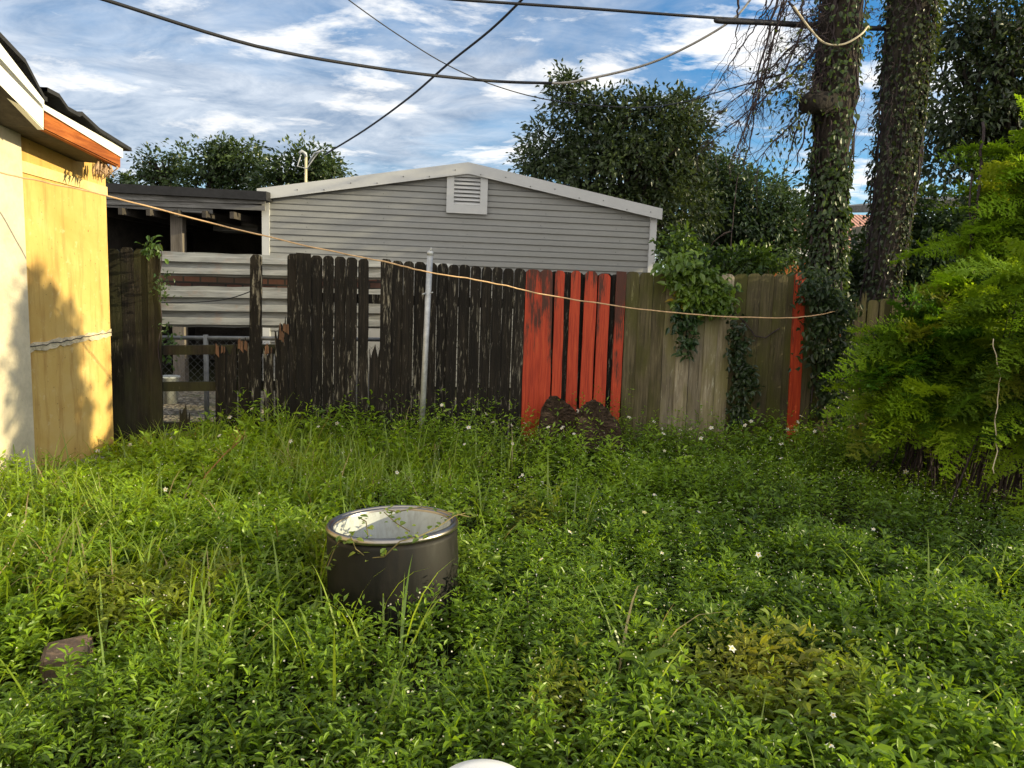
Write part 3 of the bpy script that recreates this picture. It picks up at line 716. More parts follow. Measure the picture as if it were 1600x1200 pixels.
# ================================================================== WOODEN FENCE
fence = thing("wooden_fence", (0, FA.y + (FB.y - FA.y) * 0.53, 0), "weathered wooden picket fence across the yard with red painted pickets", "fence")
def plank(b, u0, u1, v, off=0.0, top='dog', zb=0.0, lean=0.0, ub=None, t=0.020, shrink=0.96):
    a, c = at_f(u0, v, off), at_f(u1, v, off)
    sa, sc_ = (a - FA).dot(FD), (c - FA).dot(FD); z = (a.z + c.z) / 2
    m, hw = (sa + sc_) / 2, (sc_ - sa) / 2 * shrink
    if ub is not None:                                   # where the foot of the board shows
        a2, c2 = at_f(ub[0], ub[2], off), at_f(ub[1], ub[2], off); zq = (a2.z + c2.z) / 2
        mb_, hb = ((a2 - FA).dot(FD) + (c2 - FA).dot(FD)) / 2, abs((c2 - a2).dot(FD)) / 2 * shrink
        k = (mb_ - m) / (z - zq); kb = (hb - hw) / (z - zq)
    else: k, kb = lean, 0.0
    def P(s, zz): return FA + FD * s + FN * off + Vector((0, 0, zz))
    def edge(sgn, zz): return m + k * (z - zz) + sgn * (hw + kb * (z - zz))
    zz = [zb + (z - 0.035 - zb) * i / 9 for i in range(10)]
    j = lambda: random.gauss(0, 0.0016)
    right = [P(edge(1, q) + j(), q) for q in zz]; left = [P(edge(-1, q) + j(), q) for q in reversed(zz)]
    w = edge(1, z) - edge(-1, z); c_ = edge(0, z)
    if top == 'dog':
        tp = [P(c_ + w * .46, z - .02), P(c_ + w * .28 + j(), z + j()), P(c_ + j(), z + .002), P(c_ - w * .28 + j(), z + j()), P(c_ - w * .46, z - .02)]
    elif top == 'flat': tp = [P(c_ + w * .5, z), P(c_ - w * .5, z + .004)]
    else:
        n = 8; tp = [P(c_ + w * (.5 - i / n), z + random.uniform(-0.10, 0.06) * (1 if 0 < i < n else 0.3)) for i in range(n + 1)]
    b.cur = random.random()
    b.prism(right + tp + left, FN, t)
J = lambda s=1.5: random.gauss(0, s)
# dark boards: left block, the long row
b = MB()
for i, u in enumerate((146, 166, 187, 208, 229)):
    plank(b, u, u + 21, 388 + i * 0.5 + J(1), random.choice((0, .012)), lean=random.gauss(0, .004))
b.build("plank_panel", M['low_wood'], fence)
b = MB()
row = [(449, 466, 398), (463, 485, 395.5), (486, 503, 398.5), (505, 521, 399.5), (523, 540, 401), (541, 558, 402), (560, 576, 403.5),
       (595, 612, 406), (612, 630, 407), (631, 647, 408.5), (648, 665, 409.5), (665, 683, 411), (684, 700, 412), (701, 717, 413.5),
       (718, 735, 414.5), (736, 752, 415.5), (753, 769, 417), (770, 786, 418), (787, 803, 419), (804, 821, 420)]
for i, (u0, u1, v) in enumerate(row):
    plank(b, u0, u1, v + J(.6), (0.0, 0.021)[i % 2], lean=random.gauss(0, .002), top='flat' if i == 1 else 'dog', shrink=1.03)
b.build("plank_panel", M['dark_wood'], fence)
# dark boards behind the red ones
b = MB()
for i, (u0, u1) in enumerate(((820, 842), (842, 862), (860, 880), (878, 896), (893, 914), (911, 937), (934, 958), (953, 980))):
    plank(b, u0, u1, 423 + i * .7 + J(.7), -0.022)
b.build("plank_panel", M['dark_wood'], fence)
# lone upright, broken boards, low stub
b = MB(); plank(b, 391, 410, 398, 0.03, ub=(388, 407, 600)); tag(b.build("lone_plank", M['dark_wood'], fence), "single full height board standing in the gap")
for u0, u1, v in ((335, 352, 540), (352, 369, 543), (371, 390, 533), (411, 427, 541), (429, 441, 518), (438, 450, 505), (577, 595, 545)):
    b = MB(); plank(b, u0, u1, v, random.choice((0, .01)), top='broken'); o = b.build("broken_plank", M['dark_wood'], fence)
    if v != 543 and u0 != 577:
        b = MB(); b.cur = random.random(); a = at_f((u0 + u1) / 2, v + 4, 0.012)
        for _ in range(4):
            s_ = a + FD * random.uniform(-.045, .045) + FN * random.uniform(0, .01); w_ = random.uniform(.006, .017); h_ = random.choice((.02, .03, .05, .10)); k_ = random.uniform(-.8, .8)
            b.prism([s_ - FD * w_ - Vector((0, 0, .05)), s_ + FD * w_ - Vector((0, 0, random.uniform(.02, .09))), s_ + FD * w_ * .8 + Vector((0, 0, h_ * .45)), s_ + FD * w_ * k_ + Vector((0, 0, h_)), s_ - FD * w_ * .7 + Vector((0, 0, h_ * .6))], FN, 0.010)
        b.build("splinter", M['split_wood'], o)
b = MB(); plank(b, 280, 296, 640, -0.02, top='broken'); b.build("broken_plank", M['low_wood'], fence)
# red painted pickets
for u0, u1, v, ub in ((822, 845, 421, (815, 841, 638)), (845, 864, 421.5, (840, 859, 638)), (868, 883, 423, (862, 877, 612)), (893, 908, 423, (884, 901, 622)),
                      (915, 934, 424, (906, 925, 618)), (936, 954, 428, (928, 946, 622)), (964, 979, 424.5, (953, 968, 650)), (1243, 1260, 427, (1231, 1249, 655))):
    b = MB(); plank(b, u0, u1, v, 0.022, ub=ub, shrink=1.0, top='dog' if u0 != 964 else 'flat'); b.build("painted_plank", M['red'], fence)
# mossy boards
b = MB()
for i, (u0, u1) in enumerate(((979, 1000), (1000, 1022), (1022, 1042))):
    plank(b, u0, u1, 425 + i * .5 + J(.7), (0, .01)[i % 2], ub=(u0 - 10 - i, u1 - 10 - i, 650))
b.build("plank_panel", M['moss_dark'], fence)
b = MB()
for i, u in enumerate((1042, 1063, 1085, 1106, 1127)):
    plank(b, u, u + 21.5, 427 + i * .4 + J(.7), (0, .01)[i % 2], ub=(u - 12 - i * .6, u + 9.5 - i * .6, 650))
b.build("plank_panel", M['moss_wood'], fence)
b = MB()
for i, u in enumerate((1148, 1169, 1190, 1211, 1228)):
    plank(b, u, u + 21.5, 428 + J(.7), (0, .01)[i % 2], ub=(u - 15, u + 6.5, 650))
b.build("plank_panel", M['moss_dark'], fence)
b = MB()
for i in range(17):
    u = 1262 + i * 19; plank(b, u, u + 17, (440 if i < 2 else 468) + J(4), random.choice((-.02, 0, .015)), top=random.choice(('dog', 'broken')), ub=(u - 16, u + 1, 660))
b.build("plank_panel", M['moss_dark'], fence)
# rails and posts on the far side
for v0 in (548, 605, 668):
    b = MB(); b.cur = random.random(); a, c = at_f(150, v0, -0.05), at_f(465, v0 - 3, -0.05); b.beam(a, c, 0.04, 0.088); b.build("rail", M['low_wood'], fence)
for zr in (0.42, 1.5):
    b = MB(); b.cur = random.random(); a, c = at_f(455, 500, -0.055), at_f(1600, 500, -0.055); a.z = c.z = zr; b.beam(a, c, 0.04, 0.088); b.build("rail", M['dark_wood'], fence)
for u in (160, 459, 700, 975, 1240, 1480):
    b = MB(); b.cur = random.random(); a = at_f(u, 560, -0.12); b.box((a.x, a.y, 0.86), (0.09, 0.09, 1.72)); b.build("post", M['dark_wood'], fence)

# ================================================================== THINGS IN THE YARD
# leaning steel post in front of the fence
a, c = at_f(672, 399, 0.14), at_f(660, 648, 0.18); d = (c - a).normalized()
base = a + d * (a.z / -d.z)
pole = thing("metal_pole", base, "thin galvanised steel pole leaning in front of the dark pickets", "pole")
b = MB(); b.tube([base, a], 0.027, 14); b.build("shaft", M['galv'], pole)
b = MB(); b.tube([a - d * -0.0, a - d * 0.03, a - d * 0.045], [0.030, 0.030, 0.012], 12); e_ = a + Vector((0, 0, 0.02)); b.tube([e_, e_ + Vector((.012, -.02, .05))], [.012, .006], 6); b.build("cap", M['galv'], pole)
q = a.lerp(base, 0.18)
for p0, p1, r_ in ((q + Vector((-.02, -.02, 0)), q + Vector((-.05, -.04, -.015)), .008), (q + Vector((.02, -.015, 0)), q + Vector((.045, -.02, .01)), .006)):
    b = MB(); b.tube([p0, p1], r_, 6); b.build("clip", M['galv'], pole)

# drum
DZ = 0.50
dc = at_z(619, 815, DZ); dc.z = 0
DR = 0.308
drum = thing("drum", (dc.x, dc.y, 0), "round black tub with steel rim and pale grey inside standing in the weeds", "drum")
tilt = Euler((R(-2.0), R(-2.2), 0)).to_matrix()
b = MB(); b.lathe([(0.0, 0.03), (DR - .05, 0.03), (DR - .018, 0.06), (DR, 0.12), (DR + .004, 0.30), (DR, DZ - .055), (DR - .004, DZ - .035), (DR - 0.028, DZ - .034)], dc, 96, tilt); b.build("shell", M['black_enamel'], drum)
b = MB(); b.lathe([(DR - .003, DZ - .032), (DR + .003, DZ - .029), (DR + .006, DZ - .021), (DR + .005, DZ - .011), (DR - .004, DZ - .002), (DR - .014, DZ), (DR - .016, DZ - .008), (DR - .020, DZ - .014), (DR - .024, DZ - .012), (DR - .027, DZ - .010), (DR - .031, DZ - .016), (DR - .032, DZ - .03)], dc, 96, tilt); b.build("rim", M['steel'], drum)
b = MB(); b.lathe([(DR - .0315, DZ - .024), (DR - .042, DZ - .05), (DR - .048, 0.16), (DR - .08, 0.115), (0.05, 0.10), (0.0, 0.10)], dc, 96, tilt); lin = b.build("liner", M['grey_enamel'], drum)
for k in range(3):
    b = MB(); a0 = 0.9 + k * 2.094; r_ = DR - .062
    b.box(dc + Vector((r_ * math.cos(a0), r_ * math.sin(a0), 0.27)), (0.03, 0.06, 0.22), Matrix.Rotation(a0, 3, 'Z')); b.build("agitator_rib", M['grey_enamel'], lin, bevel=0.01)

# white rounded bucket bottom at the very front
bc = at_z(755, 1229, 0.50); bc.z = 0
b = MB(); b.lathe([(0.165, 0.0), (0.168, 0.02), (0.150, 0.06), (0.128, 0.44), (0.124, 0.475), (0.108, 0.494), (0.08, 0.502), (0.0, 0.506)], bc, 64)
tag(b.build("upturned_bucket", M['plastic'], None, bc), "glaring white rounded bucket bottom poking up at the front edge", "bucket")
# brown stone block at left
sc0 = at_z(92, 1020, 0.155)
b = MB(); rr = Euler((R(4), R(-5), R(24))).to_matrix(); b.box((sc0.x, sc0.y + .06, 0.07), (0.17, 0.16, 0.17), rr)
o = tag(b.build("stone_block", M['stone'], None, (sc0.x, sc0.y, 0), bevel=0.018), "brown stone block half buried in weeds at lower left", "stone")
# two rotten palm chunks at the fence foot
for k, (ul, ur, uv, top, lab, yb) in enumerate(((843, 918, 700, 609, "left of two dark rotten palm trunk chunks, reddish and sharp edged, below the red pickets", 6.86), (890, 978, 715, 617, "right of two dark rotten palm trunk chunks, rounder and blacker, below the red pickets", 6.62))):
    pts = [(836, 690), (845, 636), (853, 621), (859, 614), (866, 612), (880, 623), (893, 636), (904, 648), (908, 690)] if k == 0 else [(892, 700), (902, 642), (906, 630), (912, 623), (924, 619), (934, 622), (948, 636), (964, 656), (974, 700)]
    w = [at_y(u, v, yb) for u, v in pts]; b = MB(); secs = 9; vs = []
    cen = sum(w, Vector()) / len(w)
    for j in range(secs):
        t = j / (secs - 1); f = 1.0 - 0.10 * t; y = yb - 0.20 + 0.42 * t
        for p in w:
            q = Vector((cen.x + (p.x - cen.x) * f, y + random.gauss(0, .012), max(0, p.z * (1.0 - .22 * t))))
            vs.append(q + Vector((random.gauss(0, .007), 0, random.gauss(0, .007))))
    n_ = len(w); fs = [(j * n_ + i, j * n_ + i + 1, (j + 1) * n_ + i + 1, (j + 1) * n_ + i) for j in range(secs - 1) for i in range(n_ - 1)] + [tuple(range(n_ - 1, -1, -1)), tuple((secs - 1) * n_ + i for i in range(n_))]
    b.add(vs, fs)
    o = tag(b.build("palm_chunk", M['log'], None, (cen.x, yb, 0)), lab, "log", "rotten palm chunks at the fence")
    sub = o.modifiers.new('split', 'SUBSURF'); sub.levels = sub.render_levels = 4; sub.subdivision_type = 'SIMPLE'
    for nm, sc_, st_ in (('coarse', 0.10, 0.035), ('fine', 0.022, 0.030)):
        tx = bpy.data.textures.new('palm_' + nm, 'CLOUDS'); tx.noise_scale = sc_; tx.noise_depth = 3
        dm = o.modifiers.new(nm, 'DISPLACE'); dm.texture = tx; dm.strength = st_

# ================================================================== WIRES
def wire(name, pts, rad, mat, label, cat="wire", sides=6, sub=6, wob=0.0, group=None, ext=''):
    """pts: (u, v, distance); smooth curve through them"""
    P = [at_y(u, v, Y) for u, v, Y in pts]; q = []
    n = len(P)
    for i in range(n - 1):
        p0, p1, p2, p3 = P[max(i - 1, 0)], P[i], P[i + 1], P[min(i + 2, n - 1)]
        for j in range(sub):
            t = j / sub
            q.append(0.5 * ((2 * p1) + (p2 - p0) * t + (2 * p0 - 5 * p1 + 4 * p2 - p3) * t * t + (3 * p1 - p0 - 3 * p2 + p3) * t ** 3) + Vector(rng.normal(0, wob, 3)) * (1 if wob else 0))
    q.append(P[-1])
    if 's' in ext: q.insert(0, q[0] + (q[0] - q[1]).normalized() * 14)
    if 'e' in ext: q.append(q[-1] + (q[-1] - q[-2]).normalized() * 14)
    b = MB(); b.tube(q, rad, sides)
    return tag(b.build(name, mat, None, P[0]), label, cat, group)
wire("overhead_cable", [(-60, -75, 6.0), (50, -34, 6.2), (165, 0, 6.4), (400, 72, 7.0), (600, 108, 7.6), (760, 126, 8.1), (862, 130, 8.4)], 0.0155, M['cable'], "thick black cable sagging from upper left over the roof gable", ext="s")
wire("overhead_cable", [(862, 130, 8.4), (900, 127, 8.4), (1000, 104, 8.4), (1070, 75, 8.4), (1140, 34, 8.4), (1172, 0, 8.4), (1190, -30, 8.4)], 0.0135, M['grey_cable'], "grey cable rising to the top from the end of the thick black cable", ext="e")
wire("overhead_cable", [(640, -9, 7.6), (710, -1, 7.6), (900, 12, 7.7), (1120, 28, 7.8), (1300, 39, 8.3), (1400, 44, 8.9)], 0.014, M['cable'], "upper strand of the black twin cable crossing the top right", ext="s")
wire("overhead_cable", [(1118, 30, 7.75), (1128, 33.5, 7.75), (1200, 36, 7.8), (1300, 43, 8.2), (1390, 45, 8.8)], 0.024, M['cable'], "thicker bound lower strand of the black twin cable beside the vine trunk")
wire("overhead_cable", [(830, -18, 9.5), (815, 0, 9.6), (765, 48, 10.2), (700, 100, 11.0), (640, 152, 12.0), (570, 203, 13.5), (508, 241, 15.0)], 0.016, M['cable'], "black service drop wire running down to the pale mast on the roof", ext="s")
wire("overhead_cable", [(520, -22, 10), (545, 0, 10), (620, 53, 10.5), (700, 102, 11), (780, 136, 11.5), (870, 158, 12), (990, 168, 12), (1065, 160, 11), (1125, 143, 10), (1225, 115, 8.4)], 0.0085, M['cable'], "thin black wire sagging in front of the tall dark tree", ext="s")
wire("clothes_line", [(-70, 254, 4.75), (0, 270, 4.86), (80, 287, 4.96), (160, 304, 5.06), (300, 341, 5.2), (480, 384, 5.45), (600, 409, 5.65), (670, 425, 5.75), (760, 440, 5.9), (860, 462, 6.1), (1000, 483, 6.4), (1110, 493, 6.65), (1230, 497, 6.9), (1290, 490, 7.05), (1312, 484, 7.1)], 0.0058, M['line_cord'], "tan cord strung from the yellow house across the fence", "clothes line", 6, 6, 0.002)
wire("loose_cable", [(1240, 10, 7.7), (1268, 48, 7.7), (1290, 68, 7.7), (1318, 69, 7.7), (1345, 54, 7.7), (1356, 40, 7.8)], 0.010, M['pale_cable'], "pale cable looped around the front of the left vine trunk", "cable")
wire("loose_cable", [(252, 473, 7.9), (310, 472, 7.9), (360, 466, 7.9), (405, 450, 7.85)], 0.006, M['cable'], "short black cable drooping across the lower ribbed sheet", "cable")
# mast behind the garage roof
mp_ = at_y(477, 300, 20.0); mt = at_y(478, 246, 20.0)
mast = thing("service_mast", (mp_.x, 20.0, 0), "pale service mast with curled wires behind the garage roof", "mast")
b = MB(); b.tube([(mp_.x, 20, 0), (mt.x, 20, mt.z)], 0.034, 10); b.build("pipe", m_plain("cream_mast", (0.60, 0.52, 0.32), 0.6), mast)
b = MB(); b.tube([(mt.x, 20, mt.z), (mt.x - .02, 20, mt.z + .10), (mt.x - .10, 19.95, mt.z + .15), (mt.x - .15, 19.9, mt.z + .08)], [0.045, 0.05, 0.045, 0.03], 10); b.build("weather_head", M['galv'], mast)
b = MB()
t_ = at_y(512, 241, 20)
b.tube([(mt.x - .1, 19.9, mt.z + .05), (mt.x - .2, 19.9, mt.z - .25), (mt.x + .05, 19.9, mt.z - .3), (mt.x + .22, 19.9, mt.z - .05), (mt.x + .35, 19.9, mt.z + .12), (t_.x, 19.5, t_.z)], 0.018, 5)
b.tube([(mt.x + .1, 19.9, mt.z - .15), (mt.x + .25, 19.9, mt.z + .1), (mt.x + .4, 19.9, mt.z + .16)], 0.022, 5); b.build("wire_loop", M['galv'], mast)
# utility pole at the top right
uy = 14.0; up = at_y(1612, 120, uy)
upole = thing("utility_pole", (up.x, uy, 0), "dark utility pole with crossarm at the top right corner", "utility pole")
b = MB(); b.tube([(up.x, uy, 0), (up.x, uy, 9.5)], [0.17, 0.13], 14); b.build("pole", M['pole'], upole)
ca, cb_ = at_y(1515, 38, uy - .2), at_y(1700, 57, uy - .2)
b = MB(); b.beam(ca, cb_, 0.13, 0.19); b.build("crossarm", M['pole'], upole)
for u in (1535, 1568, 1596):
    p = at_y(u, 33, uy - .2); b = MB(); b.lathe([(0.0, 0), (0.045, 0), (0.06, .05), (0.035, .08), (0.05, .12), (0.02, .16), (0, .165)], p, 14); b.build("insulator", M['galv'], upole)
lp = at_y(1482, 66, uy - .3)
b = MB(); b.tube([at_y(1530, 45, uy - .25), at_y(1500, 47, uy - .3), lp + Vector((0, 0, .14))], 0.025, 6); b.build("lamp_arm", M['galv'], upole)
b = MB(); b.lathe([(0.0, -.13), (0.07, -.11), (0.12, -.03), (0.11, .05), (0.06, .12), (0, .14)], lp, 18); b.build("lamp_globe", M['glass_lamp'], upole)
wire("overhead_cable", [(1475, 8, 13.5), (1540, 18, 13.7), (1640, 34, 13.9)], 0.014, M['cable'], "short thin wire above the crossarm in the top right corner", ext="se")

# ================================================================== TREES
def tree(name, ells, n_cl, per, leaf, asp, ca, cb, label, trunk, nb, r0, group=None, spread=None, tm=LEAF_S, mat='far_leaf', bark='bark', shell=0.45, hang=0.25, cat="tree"):
    root = Vector(trunk[0]); o = thing(name, (root.x, root.y, 0), label, cat, group)
    f = Fol(); cc = crown(f, ells, n_cl, per, leaf, asp, ca, cb, spread, tm, hang, shell); f.build("crown", M[mat], o)
    b = MB(); b.tube([Vector(p) for p in trunk], [r0 * (1 - 0.45 * i / (len(trunk) - 1)) for i in range(len(trunk))], 9)
    b.build("trunk", M[bark], o)
    b = MB(); branches(b, trunk[-1], cc, nb, r0 * 0.42); b.build("branches", M[bark], o)
    return o
DG, MG = (0.024, 0.042, 0.017), (0.062, 0.100, 0.030)
# tall dark tree behind the garage
Y = 16.0
e = [ell(975, 275, 105, 90, Y, 1.4), ell(1015, 200, 78, 62, Y), ell(1065, 225, 42, 75, Y), ell(870, 225, 58, 45, Y), ell(860, 262, 55, 34, Y), ell(884, 165, 24, 40, Y, .4), ell(880, 138, 14, 26, Y, .3), ell(1010, 168, 26, 22, Y, .4), ell(930, 200, 50, 50, Y), ell(1050, 330, 70, 80, Y), ell(940, 340, 90, 60, Y)]
c = at_y(990, 330, Y)
tree("leafy_tree", e, 900, 34, 0.13, 0.48, DG, (0.060, 0.088, 0.030), "tall dark leafy tree rising behind the right slope of the garage roof", [(c.x, Y, 0), (c.x + .1, Y, 1.6), (c.x - .05, Y, 3.0)], 60, 0.20, "trees behind the garage", 0.34, hang=0.2, shell=0.6)
Y = 18.0
e = [ell(1170, 330, 78, 62, Y, 1.2), ell(1120, 330, 60, 80, Y), ell(1225, 350, 40, 55, Y), ell(1190, 380, 60, 50, Y), ell(1110, 300, 40, 40, Y)]
c = at_y(1160, 380, Y)
tree("leafy_tree", e, 620, 32, 0.13, 0.5, (0.022, 0.044, 0.022), (0.060, 0.105, 0.045), "lower blue green tree between the tall dark tree and the vine trunks", [(c.x, Y, 0), (c.x, Y, 1.2), (c.x + .1, Y, 2.2)], 40, 0.16, "trees behind the garage", 0.34, hang=0.2)
# shrubby greenery above the fence by the garage corner
Y = 10.4
e = [ell(1062, 392, 30, 28, Y, .35), ell(1085, 412, 42, 24, Y, .35), ell(1150, 412, 50, 22, Y, .4), ell(1195, 408, 25, 18, Y, .3)]
c = at_y(1090, 420, Y)
tree("leafy_bush", e, 190, 22, 0.085, 0.52, (0.026, 0.055, 0.014), (0.125, 0.210, 0.030), "bright green bush above the fence beside the garage corner", [(c.x, Y, 0), (c.x, Y, 1.0), (c.x, Y, 1.6)], 24, 0.05, None, 0.16, mat='leaf', cat="bush")
# far trees beyond the shed
far = [([(250, 262, 38, 26), (232, 285, 30, 22), (275, 250, 22, 22), (268, 285, 30, 22)], "small rounded tree at the left end of the far treeline"),
       ([(322, 255, 42, 36), (308, 285, 45, 22), (372, 262, 50, 40), (345, 240, 30, 22), (385, 250, 32, 26), (360, 292, 55, 20)], "broad double crowned tree in the middle of the far treeline"),
       ([(478, 262, 48, 34), (450, 280, 40, 26), (510, 275, 34, 26), (495, 252, 28, 22), (430, 290, 30, 20)], "dense round tree behind the pale service mast")]
for k, (es, lab) in enumerate(far):
    Y = (40, 38, 36)[k]; ee = [ell(u, v, a, c_, Y) for u, v, a, c_ in es]; c = at_y(es[0][0] + 6, es[0][1] + 20, Y)
    tree("far_tree", ee, 70 + 60 * (k > 0) + 30 * (k == 1), 30, 0.26, 0.55, (0.026, 0.050, 0.020), (0.075, 0.115, 0.036), lab, [(c.x, Y, 0), (c.x, Y, c.z * .5), (c.x, Y, c.z)], 22, 0.28, "far treeline beyond the shed", 0.62, hang=0.1, shell=0.5)
for k, (u, v, r_) in enumerate(((168, 284, 9), (197, 283, 7))):
    c = at_y(u, v, 55); tree("far_tree", [ell(u, v, r_, r_, 55)], 26, 22, 0.25, 0.55, (0.030, 0.055, 0.022), (0.08, 0.12, 0.04), ("tiny treetop touching the yellow house edge on the horizon", "tiny treetop on the horizon, right of the yellow house eave")[k], [(c.x, 55, 0), (c.x, 55, c.z * .6), (c.x, 55, c.z)], 6, 0.15, "far treeline beyond the shed", 0.4, hang=0.1)
# leafy tree at the right
Y = 11.5
e = [ell(1540, 120, 75, 75, Y, .9), ell(1500, 205, 62, 48, Y, .7), ell(1590, 215, 70, 80, Y, .9), ell(1470, 170, 38, 42, Y, .5), ell(1580, 60, 60, 55, Y, .8), ell(1505, 40, 40, 40, Y, .6), ell(1475, 262, 35, 26, Y, .4), ell(1660, 130, 90, 140, Y, 1.0)]
c = at_y(1560, 260, Y)
tree("leafy_tree", e, 520, 24, 0.13, 0.42, (0.020, 0.036, 0.016), (0.060, 0.085, 0.026), "loose dark tree with narrow leaves filling the upper right corner", [(c.x, Y, 0), (c.x - .1, Y, 1.8), (c.x + .1, Y, 3.2)], 70, 0.12, None, 0.42, hang=0.35, shell=0.8)
# hedge mass behind the right end of the fence
Y = 9.4
e = [ell(1470, 365, 48, 44, Y, .5), ell(1425, 400, 50, 50, Y, .5), ell(1520, 380, 62, 80, Y, .5), ell(1340, 430, 44, 36, Y, .4), ell(1390, 440, 50, 40, Y, .4), ell(1590, 380, 70, 100, Y, .6), ell(1500, 440, 110, 50, Y, .5), ell(1285, 435, 30, 30, Y, .3), ell(1345, 402, 34, 40, Y, .35), ell(1330, 450, 50, 28, Y, .35), ell(1430, 330, 26, 26, Y, .3)]
c = at_y(1470, 420, Y)
tree("hedge", e, 700, 30, 0.085, 0.55, (0.018, 0.036, 0.016), (0.055, 0.095, 0.036), "dark green hedge behind the right end of the fence", [(c.x, Y, 0), (c.x, Y, .9), (c.x, Y, 1.4)], 40, 0.05, None, 0.17, mat='leaf', cat="hedge")

# vine covered trunks
def vine_trunk(pts, Y, label, vlabel, leafs, ca, cb, bark):
    P = []
    for u, v, w in pts: P.append((at_y(u, v, Y), w / 2 * Y / FPX))
    lo, hi = P[-1], P[0]; s0 = (P[-2][0] - lo[0]) / (P[-2][0].z - lo[0].z)
    foot = lo[0] - s0 * lo[0].z; d = (P[0][0] - P[1][0]) / (P[0][0].z - P[1][0].z); tip = P[0][0] + d * (7.5 - P[0][0].z)
    chain = [(tip, hi[1] * .72)] + P + [(foot, lo[1] * 1.08)]
    root = Vector((foot.x, foot.y, 0)); t = thing("old_trunk", root, label, "tree", "vine covered trunks")
    pp, rr = [], []
    for i in range(len(chain) - 1):
        for j in range(8):
            q = j / 8; pp.append(chain[i][0].lerp(chain[i + 1][0], q)); rr.append((chain[i][1] + (chain[i + 1][1] - chain[i][1]) * q) * (1 + random.gauss(0, .025)))
    pp.append(chain[-1][0]); rr.append(chain[-1][1])
    b = MB(); b.tube(pp, rr, 22); n_ = len(b.v)
    b.v = [(x + .02 * math.sin(z * 3 + x * 30), y, z + 0.0) for x, y, z in b.v]
    b.build("trunk", M[bark], t)
    vn = thing("ivy", root + Vector((0, -.02, 0)), vlabel, "ivy", "ivy on the old trunks")
    f = Fol()
    zmin, zmax = 0.3, 6.5
    zc = np.array([p.z for p in pp])[::-1]; xc = np.array([p.x for p in pp])[::-1]; yc = np.array([p.y for p in pp])[::-1]; rc = np.array(rr)[::-1]
    for n_, th, sz, sh in leafs:
        z = rng.uniform(zmin, zmax, n_); a = rng.uniform(0, 2 * np.pi, n_)
        Pn = np.stack([np.cos(a), np.sin(a), np.zeros(n_)], 1)
        dens = 0.5 + 0.5 * lf(np.stack([np.cos(a) * 1.3, np.sin(a) * 1.3, z * 1.1], 1), 1.5) + sh(a, z)
        k = rng.random(n_) < dens; z, a, Pn = z[k], a[k], Pn[k]; n_ = len(z)
        thk = th * np.clip(0.6 + 0.7 * lf(np.stack([np.cos(a), np.sin(a), z * .9], 1) + 4, 1.3), .15, 1.6)
        rad = np.interp(z, zc, rc) + thk * rng.random(n_)
        pos = np.stack([np.interp(z, zc, xc), np.interp(z, zc, yc), z], 1) + Pn * rad[:, None]
        D = Pn * 0.55 + rng.normal(0, .4, (n_, 3)); D[:, 2] -= 0.75
        U = Pn + rng.normal(0, .35, (n_, 3)) + np.array([0, 0, .4]); L = sz * (.6 + .7 * rng.random(n_))
        f.leaves(pos, D, U, L, L * .72, cols(n_, ca, cb, np.clip(.4 + .3 * lf(pos, 1.8) + .25 * rng.normal(0, 1, n_), 0, 1)), LEAF_L)
    f.build("ivy_leaves", M['leaf'], vn)
    b = MB()
    for _ in range(26):
        z = random.uniform(0.2, 2.2); a = random.uniform(0, 6.28); q = []
        while z < 6 and len(q) < 40:
            r_ = float(np.interp(z, zc, rc)) + random.uniform(.01, .05)
            q.append((float(np.interp(z, zc, xc)) + r_ * math.cos(a), float(np.interp(z, zc, yc)) + r_ * math.sin(a), z)); z += random.uniform(.08, .16); a += random.gauss(0, .12)
        b.tube(q, random.uniform(.004, .011), 4, False)
    b.build("ivy_stems", M['twig'], vn)
    return t, np.stack([xc, yc, zc, rc], 1)
t1, ax1 = vine_trunk([(1318, 0, 56), (1312, 80, 53), (1304, 200, 50), (1296, 320, 42), (1287, 450, 36)], 8.0, "left of two vine covered trunks, darker, with a broken stub", "ivy climbing the left trunk, thick around its lower half",
    [(11000, 0.15, 0.058, lambda a, z: np.where(z < 3.2, .35, -.25) + np.where((z > 3.0) & (np.cos(a) > -.2), -.2, 0.0)), (2600, 0.26, 0.07, lambda a, z: np.where((z < 3.1) & (z > 1.7), .3, -.5))], (0.018, 0.036, 0.012), (0.060, 0.100, 0.028), 'bark')
t2, ax2 = vine_trunk([(1424, 0, 60), (1415, 90, 58), (1404, 230, 55), (1390, 350, 50), (1376, 450, 44)], 8.7, "right of two vine covered trunks, paler and leafier", "ivy climbing the right trunk with yellowing leaves on its right side",
    [(12000, 0.13, 0.052, lambda a, z: np.where(np.cos(a) > .2, .35, 0.0) + np.where(z > 2.4, 0.1, -.1)), (2400, 0.24, 0.06, lambda a, z: np.where((np.cos(a) > .3) & (z > 2.2), .3, -.5))], (0.020, 0.036, 0.012), (0.080, 0.105, 0.026), 'bark2')
b = MB(); sp0, sp1 = at_y(1300, 165, 7.9), at_y(1258, 163, 7.7)
b.tube([sp0, sp0.lerp(sp1, .5) + Vector((0, 0, .02)), sp1], [0.13, 0.115, 0.085], 11)
b.tube([at_y(1266, 150, 7.72), at_y(1262, 153, 7.68), at_y(1254, 160, 7.66)], [0.05, 0.045, 0.015], 7)
b.build("broken_stub", m_bark("blackened_bark", (0.008, 0.007, 0.006), (0.035, 0.028, 0.024)), t1)

